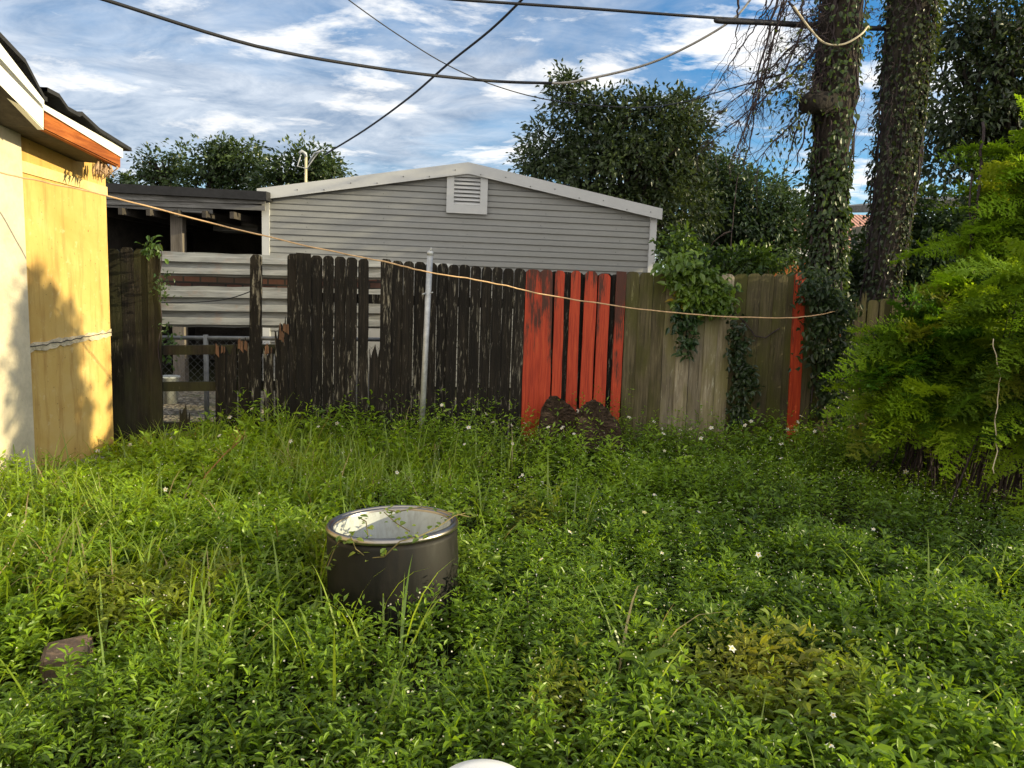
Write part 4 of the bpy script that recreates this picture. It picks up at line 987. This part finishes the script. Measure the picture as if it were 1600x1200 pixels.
# dry twigs hanging beside the left trunk
tw = thing("dry_vine", at_y(1285, 60, 7.85), "tangle of bare dry vine twigs hanging left of the vine trunk", "dry vine")
b = MB()
def strand(pts, r, Y=7.85, wob=1.2, twl=0, yj=0.25):
    dy = random.uniform(-yj, yj); q = []
    for i in range(len(pts) - 1):
        for j in range(6):
            t = j / 6; q.append(at_y(pts[i][0] + (pts[i + 1][0] - pts[i][0]) * t + random.gauss(0, wob), pts[i][1] + (pts[i + 1][1] - pts[i][1]) * t + random.gauss(0, wob), Y + dy * (i + t) / len(pts)))
    q.append(at_y(*pts[-1], Y + dy)); n_ = len(q); b.tube(q, [r * (1 - .7 * i / (n_ - 1)) for i in range(n_)], 4, False)
    for _ in range(twl):
        i = random.randrange(n_ // 3, n_); p = q[i]; d = Vector((random.gauss(-.1, .35), random.gauss(0, .2), random.gauss(-.45, .3))); L = random.uniform(.12, .5); qq = [p]
        for k in range(6): d += Vector((random.gauss(0, .18), random.gauss(0, .12), random.gauss(-.06, .16))); qq.append(qq[-1] + d * L / 6)
        b.tube(qq, [r * .45 * (1 - .12 * k) for k in range(7)], 3, False)
main = [[(1240, -40), (1207, 0), (1180, 42), (1150, 85), (1120, 130), (1097, 163)], [(1245, -45), (1229, 0), (1210, 58), (1190, 118), (1184, 150), (1166, 195), (1145, 252)],
        [(1282, 40), (1240, 72), (1180, 128), (1104, 192)], [(1282, 75), (1225, 125), (1182, 163), (1100, 230)], [(1262, 170), (1230, 200), (1175, 258)],
        [(1260, 30), (1225, 115), (1192, 122), (1180, 165), (1170, 230), (1148, 300), (1142, 390)], [(1215, -5), (1196, 70), (1178, 150), (1160, 210), (1139, 260)],
        [(1226, -5), (1200, 95), (1175, 180), (1163, 225)], [(1253, -5), (1251, 40), (1252, 70)], [(1232, 0), (1262, 45), (1290, 70)], [(1250, 185), (1236, 235), (1226, 262)], [(1265, 180), (1250, 240), (1240, 275)], [(1154, -5), (1153, 30), (1150, 72)]]
for k, m_ in enumerate(main): strand(m_, random.uniform(.009, .014), twl=10 if k < 8 else 2)
for _ in range(34):
    k = random.randrange(0, 8); m_ = [(u + random.gauss(0, 9), v + random.gauss(0, 8)) for u, v in main[k]]; strand(m_[random.randrange(0, 2):], random.uniform(.003, .006), wob=2.0, twl=3)
for _ in range(130):
    u, v = random.uniform(1252, 1300), random.uniform(-10, 170); d = [random.uniform(-14, -2), random.uniform(-7, 9)]; pts = [(u, v)]
    for k in range(random.randrange(3, 7)): d[0] += random.gauss(0, 4); d[1] += random.gauss(1.2, 4); u += d[0]; v += d[1]; pts.append((u, v))
    strand(pts, random.uniform(.0025, .006), wob=1.0, twl=2)
for _ in range(46):
    u, v = random.uniform(1335, 1400), random.uniform(-10, 240); d = [random.uniform(-6, 6), random.uniform(-3, 8)]; pts = [(u, v)]
    for k in range(4): d[0] += random.gauss(0, 4); d[1] += random.gauss(0, 4); u += d[0]; v += d[1]; pts.append((u, v))
    strand(pts, random.uniform(.0025, .005), 8.3, 1.0, 2)
b.build("twigs", M['twig'], tw)
f = Fol(); n_ = 420
P = np.array([list(at_y(random.gauss(1245, 28), random.gauss(150, 55), 7.85 + random.gauss(0, .15))) for _ in range(n_)]); D = rng.normal(0, .5, (n_, 3)) - np.array([0, 0, .7])
f.leaves(P, D, rng.normal(0, 1, (n_, 3)), .05 + .03 * rng.random(n_), .03, cols(n_, (.03, .05, .02), (.08, .10, .03)), LEAF_S); f.build("leaves", M['leaf'], tw)

# houses behind the trees at the right
oh = at_y(1215, 415, 22); ohz = at_y(1215, 400, 22).z
oh_t = thing("orange_house", (oh.x + 2.5, 24.5, 0), "orange rendered house with clay tile roof behind the vine trunks", "house")
b = MB(); b.box((oh.x + 2.5, 25.0, ohz / 2), (9.0, 6.0, ohz)); b.build("wall", M['orange_wall'], oh_t)
b = MB(); b.box((oh.x + 2.5, 21.75, ohz + .08), (9.8, 0.12, 0.2)); b.build("fascia", M['white'], oh_t)
zt = at_y(1330, 335, 25).z
b = MB(); x0, x1 = oh.x - 2.4, oh.x + 7.4; zz_ = ohz + .19; b.add([(x0, 21.7, zz_), (x1, 21.7, zz_), (x1, 28.2, zz_), (x0, 28.2, zz_), (x0 + 3.2, 25, zt), (x1 - 3.2, 25, zt)], [(0, 1, 5, 4), (1, 2, 5), (2, 3, 4, 5), (3, 0, 4), (3, 2, 1, 0)]); b.build("roof", M['tile'], oh_t)
nh = thing("grey_roofed_house", (at_y(1470, 320, 13).x + 1.0, 14.5, 0), "pale grey roof edge of a low house behind the right trunk", "house")
p0, p1 = at_y(1425, 318, 13), at_y(1600, 300, 13)
b = MB(); q = [p0, p1, Vector((p1.x, 16.0, p1.z + .3)), Vector((p0.x, 16.0, p0.z + .3))]; b.add([v for v in q] + [v - Vector((0, 0, .14)) for v in q], [(0, 1, 2, 3), (7, 6, 5, 4), (0, 4, 5, 1), (1, 5, 6, 2), (2, 6, 7, 3), (3, 7, 4, 0)]); b.build("roof", M['old_board'], nh)
b = MB(); b.box(((p0.x + p1.x) / 2 + .1, 14.7, p0.z / 2 - .08), (p1.x - p0.x - .3, 2.2, p0.z - .16)); b.build("wall", M['concrete'], nh)

# climbing vine over the mossy boards
vf = thing("fence_vine", at_f(1085, 640, .08), "leafy vine hanging over the mossy boards beside the red pickets", "vine")
f = Fol()
def vine_blob(u, v, su, sv, n_, L0, ca, cb, off=.06, depth=.08):
    cl = [(random.gauss(u, su), random.gauss(v, sv)) for _ in range(n_)]
    P = np.array([list(at_f(a, c, off + random.uniform(0, depth))) for a, c in cl]); k = 9; m_ = n_ * k; ci = np.repeat(np.arange(n_), k)
    Q = P[ci] + rng.normal(0, .045, (m_, 3)) * np.array([1, .6, 1]); D = rng.normal(0, .55, (m_, 3)) + np.array([0, -.4, -.45]); L = L0 * (.6 + .7 * rng.random(m_))
    tn = np.clip(rng.normal(.5, .28, n_), 0, 1)[ci]
    f.leaves(Q, D, np.array([0, -.7, .7]) + rng.normal(0, .4, (m_, 3)), L, L * .55, cols(m_, ca, cb, tn), LEAF_L)
LG, BG = (0.045, 0.095, 0.018), (0.175, 0.270, 0.035)
vine_blob(1062, 412, 14, 12, 22, .09, LG, BG, .0, .2); vine_blob(1075, 432, 20, 14, 46, .085, LG, BG); vine_blob(1105, 445, 16, 12, 30, .085, LG, BG); vine_blob(1080, 465, 16, 12, 34, .08, LG, BG); vine_blob(1122, 472, 12, 8, 16, .075, LG, BG)
vine_blob(1074, 495, 8, 16, 20, .075, (.02, .05, .018), (.05, .10, .03)); vine_blob(1073, 530, 4, 12, 9, .07, (.02, .05, .018), (.05, .10, .03))
vine_blob(1066, 478, 3, 5, 3, .08, (.30, .26, .03), (.42, .30, .03))
for u, v in ((1152, 510), (1156, 535), (1160, 560), (1163, 585), (1158, 610), (1162, 635), (1168, 600), (1150, 565), (1155, 650)): vine_blob(u, v, 6, 10, 7, .065, (.016, .034, .014), (.045, .075, .03))
f.build("leaves", M['leaf'], vf)
b = MB()
for pts in ([(1085, 420), (1110, 465), (1160, 500), (1180, 525), (1195, 528), (1230, 505)], [(1160, 500), (1150, 560), (1163, 620), (1158, 670)], [(1075, 420), (1078, 470), (1074, 520), (1072, 560)]):
    q = [at_f(u + random.gauss(0, 1), v, .035) for i in range(len(pts) - 1) for t in (0, .33, .66) for u, v in [(pts[i][0] + (pts[i + 1][0] - pts[i][0]) * t, pts[i][1] + (pts[i + 1][1] - pts[i][1]) * t)]]
    b.tube(q, .006, 5, False)
b.build("stems", M['twig'], vf)
# small vine at the top of the left dark boards
sv = thing("fence_vine", at_f(244, 420, .05), "thin green creeper on the edge of the left dark boards", "vine"); f = Fol()
vine_blob(236, 384, 5, 3, 5, .06, LG, (.12, .2, .05)); vine_blob(254, 445, 3, 22, 9, .04, (.03, .06, .02), (.08, .13, .04)); vine_blob(262, 535, 7, 14, 12, .05, LG, (.12, .2, .05), -.25, .05)
f.build("leaves", M['leaf'], sv)
b = MB(); b.tube([at_f(250 + 3 * math.sin(k), 380 + k * 15, .02) for k in range(15)], .004, 4); b.build("stems", M['twig'], sv)
# ivy at the dark corner under the left trunk
cv_ = thing("fence_ivy", at_f(1290, 640, .05), "dark ivy smothering the fence end under the vine trunks", "ivy"); f = Fol()
for u, v, su, sv_, n_ in ((1285, 520, 12, 30, 60), (1310, 560, 10, 45, 70), (1300, 480, 14, 16, 50), (1300, 620, 14, 26, 50), (1270, 445, 10, 16, 26)): vine_blob(u, v, su, sv_, n_, .07, (.016, .032, .014), (.05, .085, .03), .03, .22)
f.build("leaves", M['leaf'], cv_)
b = MB()
for k in range(9):
    u = 1270 + k * 6; b.tube([at_f(u + random.gauss(0, 4), v, .06) for v in range(440, 680, 24)], .007, 4)
b.build("stems", M['twig'], cv_)

# ================================================================== FEATHERY BUSHES (right)
def plume_template(seed):
    r = np.random.default_rng(seed); V, F = [], []; n0 = 0
    for i in range(22):
        t = (i + 1.5) / 24; bx = np.array([0, t, -.42 * t * t])
        bl = .25 * math.sin(math.pi * min(1, .12 + t * .86)) + .03
        for sgn in (-1, 1):
            d0 = np.array([sgn * .86, .5 + .25 * r.normal() * .4, -.10 + .2 * r.normal()]); d0 /= np.linalg.norm(d0)
            for k in range(5):
                q = bx + d0 * bl * (k + .3) / 5; nl = bl * .46 * (1 - k / 7)
                for s2 in (-1, 1):
                    d1 = d0 * .6 + np.array([0, .55, 0]) * s2 * .9 + r.normal(0, .22, 3); d1 /= np.linalg.norm(d1)
                    w = np.cross(d1, [0, 0, 1]); w /= max(np.linalg.norm(w), 1e-6)
                    V += [q - w * .017, q + w * .017, q + d1 * nl]; F.append([n0, n0 + 1, n0 + 2]); n0 += 3
    for i in range(8):
        a, c_ = i / 8, (i + 1) / 8
        V += [np.array([-.006, a, -.42 * a * a]), np.array([.006, a, -.42 * a * a]), np.array([0, c_, -.42 * c_ * c_ + .004])]; F.append([n0, n0 + 1, n0 + 2]); n0 += 3
    return np.array(V), np.array(F)
PT = [plume_template(s) for s in range(4)]
def feather_bush(name, ells, n_, size, ca, cb, label, bias=(-.75, -.45, .0), cut=None, ring=None):
    c0 = np.array(ells[0][0]); o = thing(name, (c0[0], c0[1], 0), label, "bush", "feathery bushes at the right"); f = Fol()
    vol = np.array([e[1][0] * e[1][2] for e in ells]); idx = rng.choice(len(ells), n_, p=vol / vol.sum())
    ctr = np.array([e[0] for e in ells])[idx]; rad = np.array([e[1] for e in ells])[idx]; d = sph(n_); d[:, 1] = np.where(rng.random(n_) < .75, -abs(d[:, 1]), d[:, 1])
    P = ctr + d * rad * (.55 + .45 * rng.random((n_, 1)))
    k = P[:, 2] > .12
    if cut is not None: k &= cut(P)
    P, d = P[k], d[k]; n_ = len(P)
    D = d * .5 + np.array(bias) + rng.normal(0, .3, (n_, 3)); D = unit(D); U = np.array([0, -.25, 1.0]) + rng.normal(0, .35, (n_, 3))
    side = unit(np.cross(D, U)); nr = np.cross(side, D); L = size * (.6 + .7 * rng.random(n_))
    tone = np.clip(.5 + .35 * lf(P, 2.6) + .32 * rng.normal(0, 1, n_), 0, 1); C = cols(n_, ca, cb, tone, .20)
    yl = rng.random(n_) < .07; C[yl] = C[yl] * .4 + np.array([.24, .24, .03]) * .6
    which = rng.integers(0, 4, n_)
    for w_ in range(4):
        kk = which == w_; m_ = kk.sum(); tv, tf = PT[w_]
        v = P[kk][:, None, :] + (side[kk][:, None, :] * tv[None, :, 0:1] + D[kk][:, None, :] * tv[None, :, 1:2] + nr[kk][:, None, :] * tv[None, :, 2:3]) * L[kk][:, None, None]
        f.raw(v, tf[None] + (np.arange(m_) * len(tv))[:, None, None], np.repeat(C[kk][:, None, :], len(tv), 1))
    f.build("fronds", M['fern'], o)
    b = MB(); sel = rng.choice(n_, min(70, n_), replace=False)
    for i in sel:
        e_ = Vector(P[i]); g = Vector((c0[0] + random.gauss(.2, .25), c0[1] + random.gauss(.2, .2), 0)); mid_ = (e_ + g) / 2 + Vector((0, 0, .25)); b.tube([g, mid_, e_], [.008, .006, .003], 4, False)
    b.build("stems", M['twig'], o); return o
FG, FL = (0.060, 0.145, 0.012), (0.400, 0.560, 0.035)
_cv = at_y(1462, 710, 5.7)
Y = 5.9
feather_bush("feathery_bush", [ell(1450, 570, 62, 62, Y, .35), ell(1485, 535, 80, 42, Y, .35), ell(1432, 640, 48, 56, Y - .2, .3), ell(1410, 700, 24, 40, Y - .3, .25), ell(1540, 555, 60, 50, Y, .3)], 230, .55, FG, FL, "bright feathery bush spilling left over the fence end", cut=lambda P: np.hypot(P[:, 0] - _cv.x, (P[:, 2] - _cv.z) * 1.1) > .44)
Y = 5.3
feather_bush("feathery_bush", [ell(1590, 620, 50, 70, Y, .3), ell(1615, 500, 60, 80, Y, .35), ell(1570, 760, 65, 40, Y - .3, .3), ell(1490, 785, 50, 20, Y - .3, .25)], 150, .50, (0.034, 0.085, 0.012), (0.290, 0.430, 0.030), "darker feathery bush with yellow tips at the right edge", cut=lambda P: np.hypot(P[:, 0] - _cv.x + .15, (P[:, 2] - _cv.z) * 1.1) > .46)
Y = 6.3
feather_bush("feathery_bush", [ell(1570, 390, 45, 80, Y, .4), ell(1610, 300, 40, 80, Y, .4), ell(1535, 440, 50, 45, Y, .35)], 130, .55, (0.030, 0.080, 0.012), (0.260, 0.410, 0.028), "tall feathery bush climbing up the right edge above the fence")
# broad leaved shrub mixed in at the right
Y = 6.6
e = [ell(1570, 440, 55, 70, Y, .35), ell(1620, 330, 45, 90, Y, .4), ell(1540, 500, 60, 60, Y - .4, .3), ell(1470, 600, 70, 60, Y, .3), ell(1430, 560, 50, 60, Y + .1, .3), ell(1600, 600, 50, 110, Y - .6, .3)]
c = at_y(1580, 500, Y)
tree("leafy_bush", e, 640, 24, 0.080, 0.62, (0.016, 0.036, 0.014), (0.060, 0.110, 0.032), "dark broad leaved bush growing through the feathery bushes", [(c.x, Y, 0), (c.x, Y, .8), (c.x + .05, Y, 1.5)], 60, 0.035, None, 0.15, mat='leaf', cat="bush", shell=.85)

wire("liana", [(1536, 190, 6.2), (1530, 290, 6.15), (1518, 370, 6.1), (1512, 470, 6.0), (1510, 600, 5.9)], .011, M['twig'], "thick dark liana hanging in front of the right bushes", "liana", wob=.006, group="lianas at the right")
wire("liana", [(1518, 270, 6.2), (1514, 330, 6.1), (1517, 400, 6.05), (1505, 520, 5.9)], .008, M['twig'], "thin dark liana just left of the thick one", "liana", wob=.006, group="lianas at the right")
wire("liana", [(1550, 530, 5.0), (1562, 590, 4.95), (1556, 660, 4.9), (1553, 740, 4.85)], .0035, M['pale_cable'], "pale thread thin liana hanging low at the right edge", "liana", wob=.005, group="lianas at the right")

tree("leafy_bush", [((5.3, 4.50, 2.05), (.42, .50, 1.72)), ((5.3, 4.50, 1.35), (.46, .66, 1.3)), ((5.3, 4.5, 2.9), (.34, .40, .85))], 760, 26, 0.11, 0.66, (0.018, 0.040, 0.014), (0.060, 0.110, 0.032),
     "tall rounded bush at the far right whose shadow falls on the yellow wall", [(5.3, 4.5, 0), (5.3, 4.5, .9), (5.3, 4.52, 1.7)], 50, 0.045, None, 0.15, mat='leaf', cat="bush", shell=.95)

# ================================================================== WEEDS, GRASS, FLOWERS
def field(n, y0, y1):
    y = np.sqrt(rng.uniform(y0 ** 2, y1 ** 2, n)); h = np.minimum(.74 * y + .9, 4.3); x = rng.uniform(-1, 1, n) * h
    k = (x > WX + .08) & (x < 4.35)
    fy = FA.y + (x - FA.x) * (FB.y - FA.y) / (FB.x - FA.x)
    k &= y < fy - .03
    k &= (x - dc.x) ** 2 + (y - dc.y) ** 2 > (DR + .035) ** 2
    k &= (x - bc.x) ** 2 + (y - bc.y) ** 2 > .19 ** 2
    k &= (abs(x - sc0.x) > .13) | (abs(y - sc0.y - .03) > .14)
    return x[k], y[k]
def height(x, y):
    P = np.stack([x, y], 1)
    h = .29 + .06 * lf(P, 1.5) + .10 * lf(P + 7, 4.6) + .055 * lf(P + 2, 9.0)
    h = h + .10 * np.clip((y - 5.9) / 1.0, 0, 1) - .16 * np.clip((-2.2 - x) / 1.0, 0, 1) * np.clip((y - 5.0) / 1.2, 0, 1)
    dd = np.hypot(x - dc.x, y - dc.y); front = np.clip((dc.y + .1 - y) * 4, 0, 1)
    h = h * (1 - .26 * np.exp(-((dd - DR) / .22) ** 2) * front * np.clip(.85 - (x - dc.x) * 0.9, .35, 1.25))
    return np.clip(h, .07, .62)
G_DK, G_MD, G_LT, G_LM = np.array([.042, .088, .012]), np.array([.130, .225, .015]), np.array([.260, .390, .022]), np.array([.290, .390, .030])
def weeds(fol, n, y0, y1, tm, K=13, sc=1.0, hm=1.0):
    x, y = field(n, y0, y1); n = len(x); P2 = np.stack([x, y], 1); h = height(x, y) * (.72 + .45 * rng.random(n)) * hm
    kindn = lf(P2 + 3, 1.25) + .35 * rng.normal(0, 1, n) + .55 * np.clip((-x - .2) / 2, 0, 1) + np.where(y > 5.6, .25, 0)
    B = kindn > .42
    tone = np.clip(.36 + .24 * lf(P2 + 11, 1.3) + .16 * rng.normal(0, 1, n) + .15 * np.clip(-x / 2.5, -.6, 1) + .58 * np.exp(-((y - 5.7) / 1.15) ** 2) * np.clip(1.0 - .3 * x, .4, 1), 0, 1)  # limer weeds by the fence; brightness also painted in for the blocked sun
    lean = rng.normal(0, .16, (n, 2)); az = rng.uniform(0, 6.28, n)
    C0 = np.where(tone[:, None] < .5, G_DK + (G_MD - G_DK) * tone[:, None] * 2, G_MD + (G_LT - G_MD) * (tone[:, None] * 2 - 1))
    yel = np.exp(-(((x - 1.02) / .30) ** 2 + ((y - 2.62) / .25) ** 2)) + np.exp(-(((x + .75) / .28) ** 2 + ((y - 3.65) / .3) ** 2)) * .8 + np.exp(-(((x + .35) / .2) ** 2 + ((y - 3.6) / .2) ** 2)) * .5 + (lf(P2 + 21, 2.1) > .75) * .5
    C0 = C0 + (np.array([.21, .20, .022]) - C0) * np.clip(yel, 0, .75)[:, None]
    for k in range(K):
        t = (k + 1) / K
        if rng.random() < 0: continue
        for s_ in range(3):
            th = az + k * 1.57 + s_ * 3.14 + rng.normal(0, .4, n); off = np.where(s_ < 2, .006, .028 + .035 * rng.random(n)) * np.where(t > .9, .4, 1)
            zt = h * np.clip(t + rng.normal(0, .035, n), .08, 1.06)
            P = np.stack([x + lean[:, 0] * zt + np.cos(th) * off, y + lean[:, 1] * zt + np.sin(th) * off, zt], 1)
            el = np.clip(.05 + .55 * t ** 3 + rng.normal(0, .32, n), -.6, 1.2)
            D = np.stack([np.cos(th) * np.cos(el), np.sin(th) * np.cos(el), np.sin(el)], 1)
            L = np.where(B, .060, .038) * (.65 + .6 * rng.random(n)) * np.where(t > .95, .75, 1) * (.75 + .35 * np.sin(math.pi * t)) * sc
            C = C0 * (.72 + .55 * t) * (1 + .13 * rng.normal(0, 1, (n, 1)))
            fol.leaves(P, D, np.array([[0, 0, 1.0]]) + rng.normal(0, .3, (n, 3)), L, L * np.where(B, .42, .36), C, tm)
    w_ = .0022; top = np.stack([x + lean[:, 0] * h, y + lean[:, 1] * h, h * .97], 1); bt = np.stack([x, y, np.zeros(n)], 1)
    fol.raw(np.stack([bt + np.array([w_, 0, 0]), bt - np.array([w_, 0, 0]), top], 1), np.arange(n * 3).reshape(n, 1, 3), np.repeat(cols(n, (.05, .08, .02), (.10, .07, .03))[:, None, :], 3, 1))
f = Fol()
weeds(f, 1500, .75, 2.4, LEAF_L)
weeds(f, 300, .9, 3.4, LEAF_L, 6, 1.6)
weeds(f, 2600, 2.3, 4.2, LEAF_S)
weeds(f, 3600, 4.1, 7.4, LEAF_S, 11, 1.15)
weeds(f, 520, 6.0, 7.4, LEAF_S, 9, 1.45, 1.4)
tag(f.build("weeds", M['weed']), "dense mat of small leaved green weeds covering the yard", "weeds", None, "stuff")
# grass: arching blades, mostly at the left
def blades(fol, x, y, L, wd, C, droop):
    n = len(x); az = rng.uniform(0, 6.28, n); k = 6; prev = None
    tilt0 = rng.uniform(.05, .45, n); pts = []
    p = np.stack([x, y, np.zeros(n) + .02], 1); a = tilt0.copy()
    for i in range(k + 1):
        pts.append(p.copy()); st = L / k
        p = p + np.stack([np.cos(az) * np.sin(a), np.sin(az) * np.sin(a), np.cos(a)], 1) * st[:, None]; a = a + droop * (.3 + 1.4 * (i / k) ** 1.5) / k * 2
    side = np.stack([-np.sin(az), np.cos(az), np.zeros(n)], 1); V = []
    for i in range(k + 1):
        w_ = wd * (1 - (i / k) ** 2.2) * (.6 + .4 * min(1, i / 2)); V += [pts[i] - side * w_[:, None] / 2, pts[i] + side * w_[:, None] / 2]
    V = np.stack(V, 1); m_ = 2 * (k + 1); F = []
    for i in range(k): F += [[2 * i, 2 * i + 1, 2 * i + 3], [2 * i, 2 * i + 3, 2 * i + 2]]
    fol.raw(V, np.array(F)[None] + (np.arange(n) * m_)[:, None, None], np.repeat(C[:, None, :], m_, 1))
f = Fol()
x, y = field(5200, 2.2, 7.3); P2 = np.stack([x, y], 1)
dens = np.clip((.1 - x) / 1.0, 0, 1) * np.clip((y - 2.6) / .8, 0, 1) * np.clip((7.4 - y) / .9, .12, 1) * np.clip(.45 + .9 * lf(P2 + 5, 1.8), .06, 1) * .60 + .006
k = rng.random(len(x)) < dens; x, y = np.repeat(x[k], 9), np.repeat(y[k], 9); n_ = len(x); x = x + rng.normal(0, .045, n_); y = y + rng.normal(0, .045, n_)
k = (np.hypot(x - dc.x, y - dc.y) > DR + .03) & (x > WX + .06); x, y = x[k], y[k]; n_ = len(x)
L = (height(x, y) + .17) * (.55 + .7 * rng.random(n_))
gc = cols(n_, G_MD * 1.1, G_LM * 1.05, np.clip(.5 + .35 * lf(np.stack([x, y], 1), 2) + .2 * rng.normal(0, 1, n_), 0, 1)); dry = rng.random(n_) < .05; gc[dry] = cols(int(dry.sum()), (.26, .19, .08), (.44, .36, .18))
blades(f, x, y, L, .008 + .007 * rng.random(n_), gc, rng.uniform(.4, 1.9, n_))
x, y = field(1400, .9, 2.8); k = rng.random(len(x)) < .08; x, y = x[k], y[k]; n_ = len(x)
blades(f, x, y, (.35 + .22 * rng.random(n_)), .008 + .005 * rng.random(n_), cols(n_, G_MD, G_LM), rng.uniform(.4, 1.3, n_))
tag(f.build("grass", M['grass']), "long arching grass blades among the weeds on the left", "grass", None, "stuff")
# small white flowers
f = Fol()
def flowers(x, y, z, R_):
    n = len(x)
    C = np.tile(np.array([.80, .80, .74]), (n, 1)); c = np.stack([x, y, z], 1); nrm = unit(rng.normal(0, .45, (n, 3)) + np.array([0, -.35, .9])); a0 = rng.uniform(0, 6.28, n)
    t1_ = unit(np.cross(nrm, np.array([1.0, .2, .1]))); t2_ = np.cross(nrm, t1_)
    for k in range(5):
        a = a0 + k * 1.2566; D = t1_ * np.cos(a)[:, None] + t2_ * np.sin(a)[:, None]; f.leaves(c, D + nrm * .12, nrm, R_, R_ * .72, C, LEAF_S)
    for k in range(4):
        a = a0 + k * 1.57; D = t1_ * np.cos(a)[:, None] + t2_ * np.sin(a)[:, None]; f.leaves(c + nrm * .003 - D * R_[:, None] * .12, D + nrm * .3, nrm, R_ * .38, R_ * .4, np.tile(np.array([.75, .50, .04]), (n, 1)), LEAF_T)
    w_ = .0016; bt = np.stack([x, y, z * .4], 1); f.raw(np.stack([bt + np.array([w_, 0, 0]), bt - np.array([w_, 0, 0]), c], 1), np.arange(n * 3).reshape(n, 1, 3), np.tile(np.array([.06, .11, .03]), (n, 3, 1)))
x, y = field(900, 1.4, 7.3); P2 = np.stack([x, y], 1); k = rng.random(len(x)) < np.clip(.10 + .85 * np.clip((y - 5.6) / 1.3, 0, 1) + .12 * lf(P2, 2), 0, 1) * .55
x, y = x[k], y[k]; flowers(x, y, height(x, y) * (1.02 + .25 * rng.random(len(x))), (.011 + .008 * rng.random(len(x))) * np.where(y > 5.5, 1.4, 1.0))
x, y = field(5200, 1.0, 6.8); n_ = len(x); flowers(x, y, height(x, y) * (.72 + .42 * rng.random(n_)), .0028 + .0022 * rng.random(n_))
tag(f.build("wildflowers", M['petal']), "scattered small white wildflowers with yellow centres over the weeds", "wildflowers", None, "stuff")

# creeper over the drum
cr = thing("creeper", (dc.x + .2, dc.y - .2, 0), "thin leafy creeper trailing across the steel rimmed drum", "vine")
b = MB(); f = Fol()
def on_d(u, v, z): return at_z(u, v, z)
lines_ = [[(735, 800, .50), (710, 806, .53), (680, 826, .53), (655, 838, .54), (625, 846, .53), (600, 870, .44), (575, 872, .42), (556, 858, .46), (548, 838, .52)],
          [(735, 808, .50), (700, 800, .55), (660, 792, .55), (620, 800, .53), (600, 795, .52)], [(640, 830, .53), (620, 818, .52), (600, 800, .52)],
          [(597, 872, .42), (594, 900, .33), (590, 925, .25)], [(530, 845, .50), (520, 865, .42), (512, 885, .36)], [(575, 838, .54), (572, 815, .52), (560, 808, .51)]]
for ln in lines_:
    q = [on_d(*p) for p in ln]; pts = [q[i].lerp(q[i + 1], t) for i in range(len(q) - 1) for t in (0, .5)] + [q[-1]]; b.tube(pts, .0028, 5, False)
    for p in pts:
        for _ in range(3):
            if random.random() < .75:
                P = np.array([list(p + Vector((random.gauss(0, .012), random.gauss(0, .012), random.gauss(.006, .008))))]); L = random.uniform(.02, .042)
                f.leaves(P, np.array([[random.gauss(0, 1), random.gauss(0, 1), random.gauss(.2, .4)]]), np.array([[random.gauss(0, .3), -.3, 1]]), L, L * .72, cols(1, (.10, .17, .03), (.24, .30, .05)), LEAF_L)
b.build("stems", m_plain("green_stem", (.16, .13, .05), .7), cr); f.build("leaves", M['weed'], cr)
# dead orange stalk leaning in the weeds at left
p0, p1 = at_z(322, 742, .25), at_z(386, 690, .30)
ds = thing("dead_stalk", (p0.x, p0.y, 0), "dry orange brown stalk leaning in the weeds below the broken fence", "dry stalk")
b = MB(); b.tube([p0 - Vector((.1, 0, .2)), p0, p0.lerp(p1, .5) + Vector((0, 0, .05)), p1 + Vector((0, 0, .05))], [.007, .006, .005, .003], 5); b.build("stem", m_plain("dry_orange_stem", (.36, .17, .05), .8), ds)
b = MB()
for k in range(14):
    q = p0.lerp(p1, .35 + .65 * k / 14) + Vector((0, 0, .05 if k > 4 else .03)); b.tube([q, q + Vector((random.gauss(0, .05), random.gauss(0, .05), random.uniform(.02, .1)))], [.003, .0012], 3)
b.build("side_twigs", m_plain("dry_orange_twig", (.40, .22, .06), .8), ds)
